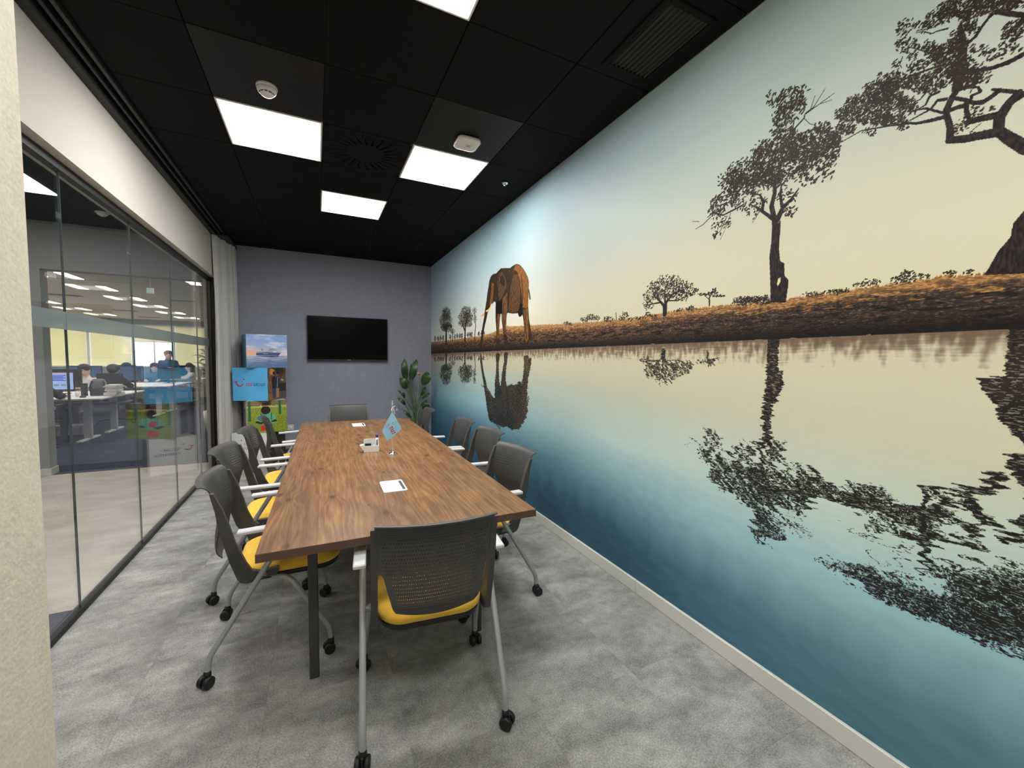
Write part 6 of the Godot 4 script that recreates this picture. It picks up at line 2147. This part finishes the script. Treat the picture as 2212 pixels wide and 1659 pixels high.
func paint_objects(C: Canvas, land: bool) -> void:
	var bark := Color(0.165, 0.135, 0.125)
	if land: paint_land(C)
	else:
		# mirrored in the water, trunks run down to the shore
		for e in [[-1.095, 1.72, 0.05], [-0.385, 1.75, 0.10]]:
			C.line([e[0], e[1], e[2], e[0], WATER - 0.01, e[2]], bark, 0.1)
	var el := Color(0.20, 0.145, 0.10)
	var P := MURAL
	C.poly(P.tail, Color(0.163, 0.105, 0.0702))
	C.poly(P.elephant, el, 0.14)
	C.poly(P.lit_back, Color(0.459, 0.3, 0.148), 0.20, true)
	C.poly(P.belly, Color(0.318, 0.217, 0.129), 0.16, true)
	C.poly(P.ear, Color(0.311, 0.225, 0.148), 0.20, true)
	C.poly(P.ear_fold, Color(0.178, 0.124, 0.0858), 0.12, true)
	C.poly(P.cheek, Color(0.414, 0.285, 0.156), 0.2, true)
	C.poly(P.shade_leg, Color(0.0814, 0.06, 0.0468), 0.05, true)
	C.poly(P.shade_rear, Color(0.074, 0.0562, 0.0429), 0.05, true)
	C.poly(P.leg_front, Color(0.385, 0.262, 0.152), 0.22, true)
	C.poly(P.leg_left, Color(0.385, 0.262, 0.148), 0.2, true)
	C.poly(P.leg_rear, Color(0.429, 0.289, 0.148), 0.2, true)
	C.poly(P.trunk_dark, Color(0.192, 0.135, 0.0858), 0.1, true)
	# folds of the skin
	for f in [[-3.95, 2.37, -3.84, 2.28, -3.825, 2.17, -3.87, 2.10], [-4.03, 2.36, -4.07, 2.22, -4.05, 2.10, -4.02, 2.04], [-3.80, 2.28, -3.76, 2.12, -3.80, 1.98], [-3.50, 2.24, -3.47, 2.06, -3.48, 1.90], [-4.24, 2.34, -4.28, 2.20, -4.33, 2.08], [-3.92, 2.02, -3.90, 1.86, -3.86, 1.72], [-3.42, 1.92, -3.41, 1.76, -3.38, 1.64]]:
		var q := []
		for i in range(0, f.size(), 2): q += [f[i], f[i + 1], 0.012]
		C.line(q, Color(0.17, 0.115, 0.075), 0.08)
	C.poly(P.tusk, Color(0.90, 0.74, 0.50), 0.06)
	C.poly(P.tusk_far, Color(0.80, 0.62, 0.40), 0.06)
	C.poly(P.trunk1, bark, 0.14)
	C.poly(P.trunk1_lit, Color(0.55, 0.38, 0.24), 0.2, true)
	C.poly(P.hole, Color(0.90, 0.83, 0.62))
	C.poly(P.trunk2.slice(0, 14) + [-0.33, 2.0, -0.20, 1.95, -0.18, 1.66], bark, 0.14)
	C.line([-0.385, 1.98, 0.07, -0.352, 2.06, 0.055, -0.345, 2.12, 0.05, -0.36, 2.18, 0.045, -0.40, 2.235, 0.04], bark, 0.14)   # the trunk beyond the frame
	var lower := [0.0, 0.0, -0.125, -0.13, -0.15]     # mirrored, what stands far behind the shore sinks lower
	for s in P.strokes:
		var q: Array = s.slice(1)
		if not land:
			if s[0] == 4: continue
			for i in range(1, q.size(), 3): q[i] += lower[int(s[0])]
		C.line(q, bark, 0.12)
	var r := RandomNumberGenerator.new()
	r.seed = 71
	var more := [[-0.25, 2.75, 0.25, 0, 0, 0.2, 1.0, 0.0105, 1], [0.1, 2.6, 0.3, 0, 0, 0.25, 1.0, 0.0105, 1], [0.05, 2.9, 0.4, 0, 0, 0.15, 1.0, 0.0105, 1], [-0.5, 2.98, 0.3, 0, 0, 0.1, 1.0, 0.0105, 1]]
	for b in P.blobs + more:
		var leaf: float = b[7]
		var sink: float = 0.0 if land else lower[int(b[8])]
		if not land and b[8] == 4: continue
		var area: float = absf(b[2] * b[5] - b[3] * b[4]) * PI
		leaf *= 0.72 if land else 1.05
		var n := int(area * b[6] / (leaf * leaf) * (5.0 if b[8] == 1 and land else 3.6)) + 3
		for k in n:
			var rad := sqrt(r.randf())
			if r.randf() < pow(rad, 3.0) * 0.45: continue
			rad *= 0.95 + 0.38 * r.randf()
			var an := r.randf() * TAU
			var z: float = b[0] + (b[2] * cos(an) + b[4] * sin(an)) * rad
			var y: float = b[1] + (b[3] * cos(an) + b[5] * sin(an)) * rad
			var tone := r.randf()
			var c := Color(0.165, 0.14, 0.13).lerp(Color(0.25, 0.205, 0.15), tone * tone)
			if tone > 0.95: c = Color(0.38, 0.31, 0.18)
			if not land and b[8] == 1 and y > 2.1: y = 2.1 + (y - 2.1) * 0.52
			C.spot(z, y + sink, leaf * (0.42 + 0.35 * r.randf()), leaf * (0.18 + 0.14 * r.randf()), -0.6 + r.randfn() * 0.7, c)

# the sky, the water and the mirror image of what stands on the bank
func mural_texture(z0: float, z1: float, ppm: float) -> ImageTexture:
	var C := Canvas.new(z0, z1, WATER - 0.02, HC, ppm)
	paint_objects(C, true)
	var D := Canvas.new(z0, z1, WATER - 0.02, HC, ppm)
	paint_objects(D, false)
	var w := C.w
	var h := int(HC * ppm)
	var low := Image.create(maxi(8, w / 24), maxi(8, h / 24), false, Image.FORMAT_RGBA8)
	var skyd := Image.create(low.get_width(), low.get_height(), false, Image.FORMAT_RGBA8)
	for y in low.get_height():
		var yy := HC * (1.0 - (y + 0.5) / low.get_height())
		for x in low.get_width():
			var z := z0 + (z1 - z0) * (x + 0.5) / low.get_width()
			skyd.set_pixel(x, y, grid_color(SKY, SKY_Y, z, yy))
			low.set_pixel(x, y, grid_color(SEA, SEA_Y, z, yy))
	skyd.resize(w, h, Image.INTERPOLATE_CUBIC)
	low.resize(w, h, Image.INTERPOLATE_CUBIC)
	var line_y := int((HC - WATER) * ppm)
	var out := Image.create(w, h, false, Image.FORMAT_RGBA8)
	out.blit_rect(skyd, Rect2i(0, 0, w, line_y), Vector2i.ZERO)
	out.blit_rect(low, Rect2i(0, line_y, w, h - line_y), Vector2i(0, line_y))
	out.blend_rect(C.image(), Rect2i(0, 0, w, C.h), Vector2i.ZERO)
	# the water: mirrored rows, broken up by ripples that grow towards the viewer
	var rh := h - line_y
	var R := PackedByteArray()
	R.resize(w * rh * 4)
	var rip := noise(81, 1.0, 2)
	var src := D.d
	var wd := low.get_data()
	for y in rh:
		var deep := (y + 0.5) / ppm
		var amp := (0.006 + 0.03 * deep) * ppm
		for x in w:
			var z := z0 + (x + 0.5) / ppm
			var k := lerpf(0.95, 0.86, smoothstep(-3.0, -1.9, z)) if z > -4.8 else 0.86
			var n := rip.get_noise_2d(z * 6.0, deep * (90.0 - 40.0 * deep))
			var n2 := rip.get_noise_2d(z * 28.0 + 40.0, deep * 160.0)
			var sx := clampi(x + int(n * amp * 1.3), 0, w - 1)
			var sy := line_y - int(deep / k * ppm + (n * 1.1 + n2 * 0.5) * amp) - 1
			var o := (y * w + x) * 4
			var q := ((line_y + y) * w + x) * 4
			var shade := n * 7.0 * smoothstep(0.25, 1.2, deep)
			var cr := wd[q] + shade
			var cg := wd[q + 1] + shade
			var cb := wd[q + 2] + shade
			var shore := smoothstep(0.10, 0.0, deep + 0.05 * rip.get_noise_2d(z * 30.0, deep * 10.0 + 7.0) + n * 0.02) * 0.72
			cr = lerpf(cr, 82.0, shore)
			cg = lerpf(cg, 56.0, shore)
			cb = lerpf(cb, 44.0, shore)
			if sy >= 0 and sy < D.h:
				var s := (sy * w + sx) * 4
				if src[s + 3] > 0:
					var keep := 0.90 if n2 < 0.30 else 0.45
					var warm := 0.62 if deep < 0.2 else 0.36
					cr = lerpf(cr, src[s] * warm + 6.0, keep)
					cg = lerpf(cg, src[s + 1] * warm * 0.95 + 5.0, keep)
					cb = lerpf(cb, src[s + 2] * warm * 0.92 + 6.0, keep)
			R[o] = clampi(int(cr), 0, 255)
			R[o + 1] = clampi(int(cg), 0, 255)
			R[o + 2] = clampi(int(cb), 0, 255)
			R[o + 3] = 255
	out.blit_rect(Image.create_from_data(w, rh, false, Image.FORMAT_RGBA8, R), Rect2i(0, 0, w, rh), Vector2i(0, line_y))
	out.convert(Image.FORMAT_RGB8)
	return ImageTexture.create_from_image(out)

func build_mural() -> void:
	# printed vinyl lengths, joined edge to edge along the wall
	var wall := st_new()
	box2(wall, Vector3(XR + 0.004, -0.1, ZB - 0.15), Vector3(XR + 0.2, HC + 0.15, ZF + 0.15))
	var w := struct("wall_right", wall, M.soffit, "long wall covered with a printed savanna river mural")
	var cuts := [ZB, -5.72, -4.56, -3.40, -2.24, -1.45, -0.66, 0.13]
	var near := mural_texture(-2.26, 0.37, 560.0)
	var far := mural_texture(ZB - 0.02, -2.22, 330.0)
	var mats := []
	for t in [far, near]:
		var m := mat(Color.WHITE, 0.5, 0.0, 0.3)
		m.albedo_texture = t
		m.texture_repeat = false
		mats.append(m)
	for i in cuts.size():
		var a: float = cuts[i]
		var b: float = cuts[i + 1] if i + 1 < cuts.size() else 0.35
		var z0 := ZB - 0.02 if i < 4 else -2.26
		var z1 := -2.22 if i < 4 else 0.37
		var st := st_new()
		var e := 0.0
		quad_uv(st, [Vector3(XR, 0, a + e), Vector3(XR, 0, b - e), Vector3(XR, HC, b - e), Vector3(XR, HC, a + e)],
			[Vector2((a - z0) / (z1 - z0), 1), Vector2((b - z0) / (z1 - z0), 1), Vector2((b - z0) / (z1 - z0), 0), Vector2((a - z0) / (z1 - z0), 0)], Vector3(-1, 0, 0))
		for p in [[Vector3(XR, 0, a + e), Vector3(XR, HC, a + e), Vector3(XR + 0.004, HC, a + e), Vector3(XR + 0.004, 0, a + e), Vector3(0, 0, -1)], [Vector3(XR, 0, b - e), Vector3(XR, HC, b - e), Vector3(XR + 0.004, HC, b - e), Vector3(XR + 0.004, 0, b - e), Vector3(0, 0, 1)]]:
			quad_uv(st, p.slice(0, 4), [Vector2.ZERO, Vector2.ZERO, Vector2.ZERO, Vector2.ZERO], p[4])
		var o := put("mural_sheet", st, mats[0] if i < 4 else mats[1], w)
		o.set_meta("label", ["river mural print: blue sky and two small trees", "river mural print: elephant drinking", "river mural print: elephant's hind legs and sky", "river mural print: bank and pale sky", "river mural print: spreading acacia", "river mural print: tall forked tree", "river mural print: leaning tree with twisted limbs", "river mural print: tree crown"][i])
	var rest := st_new()
	box2(rest, Vector3(XR, 0, 0.352), Vector3(XR + 0.004, HC, ZF))
	put("wall_paint", rest, M.soffit, w)
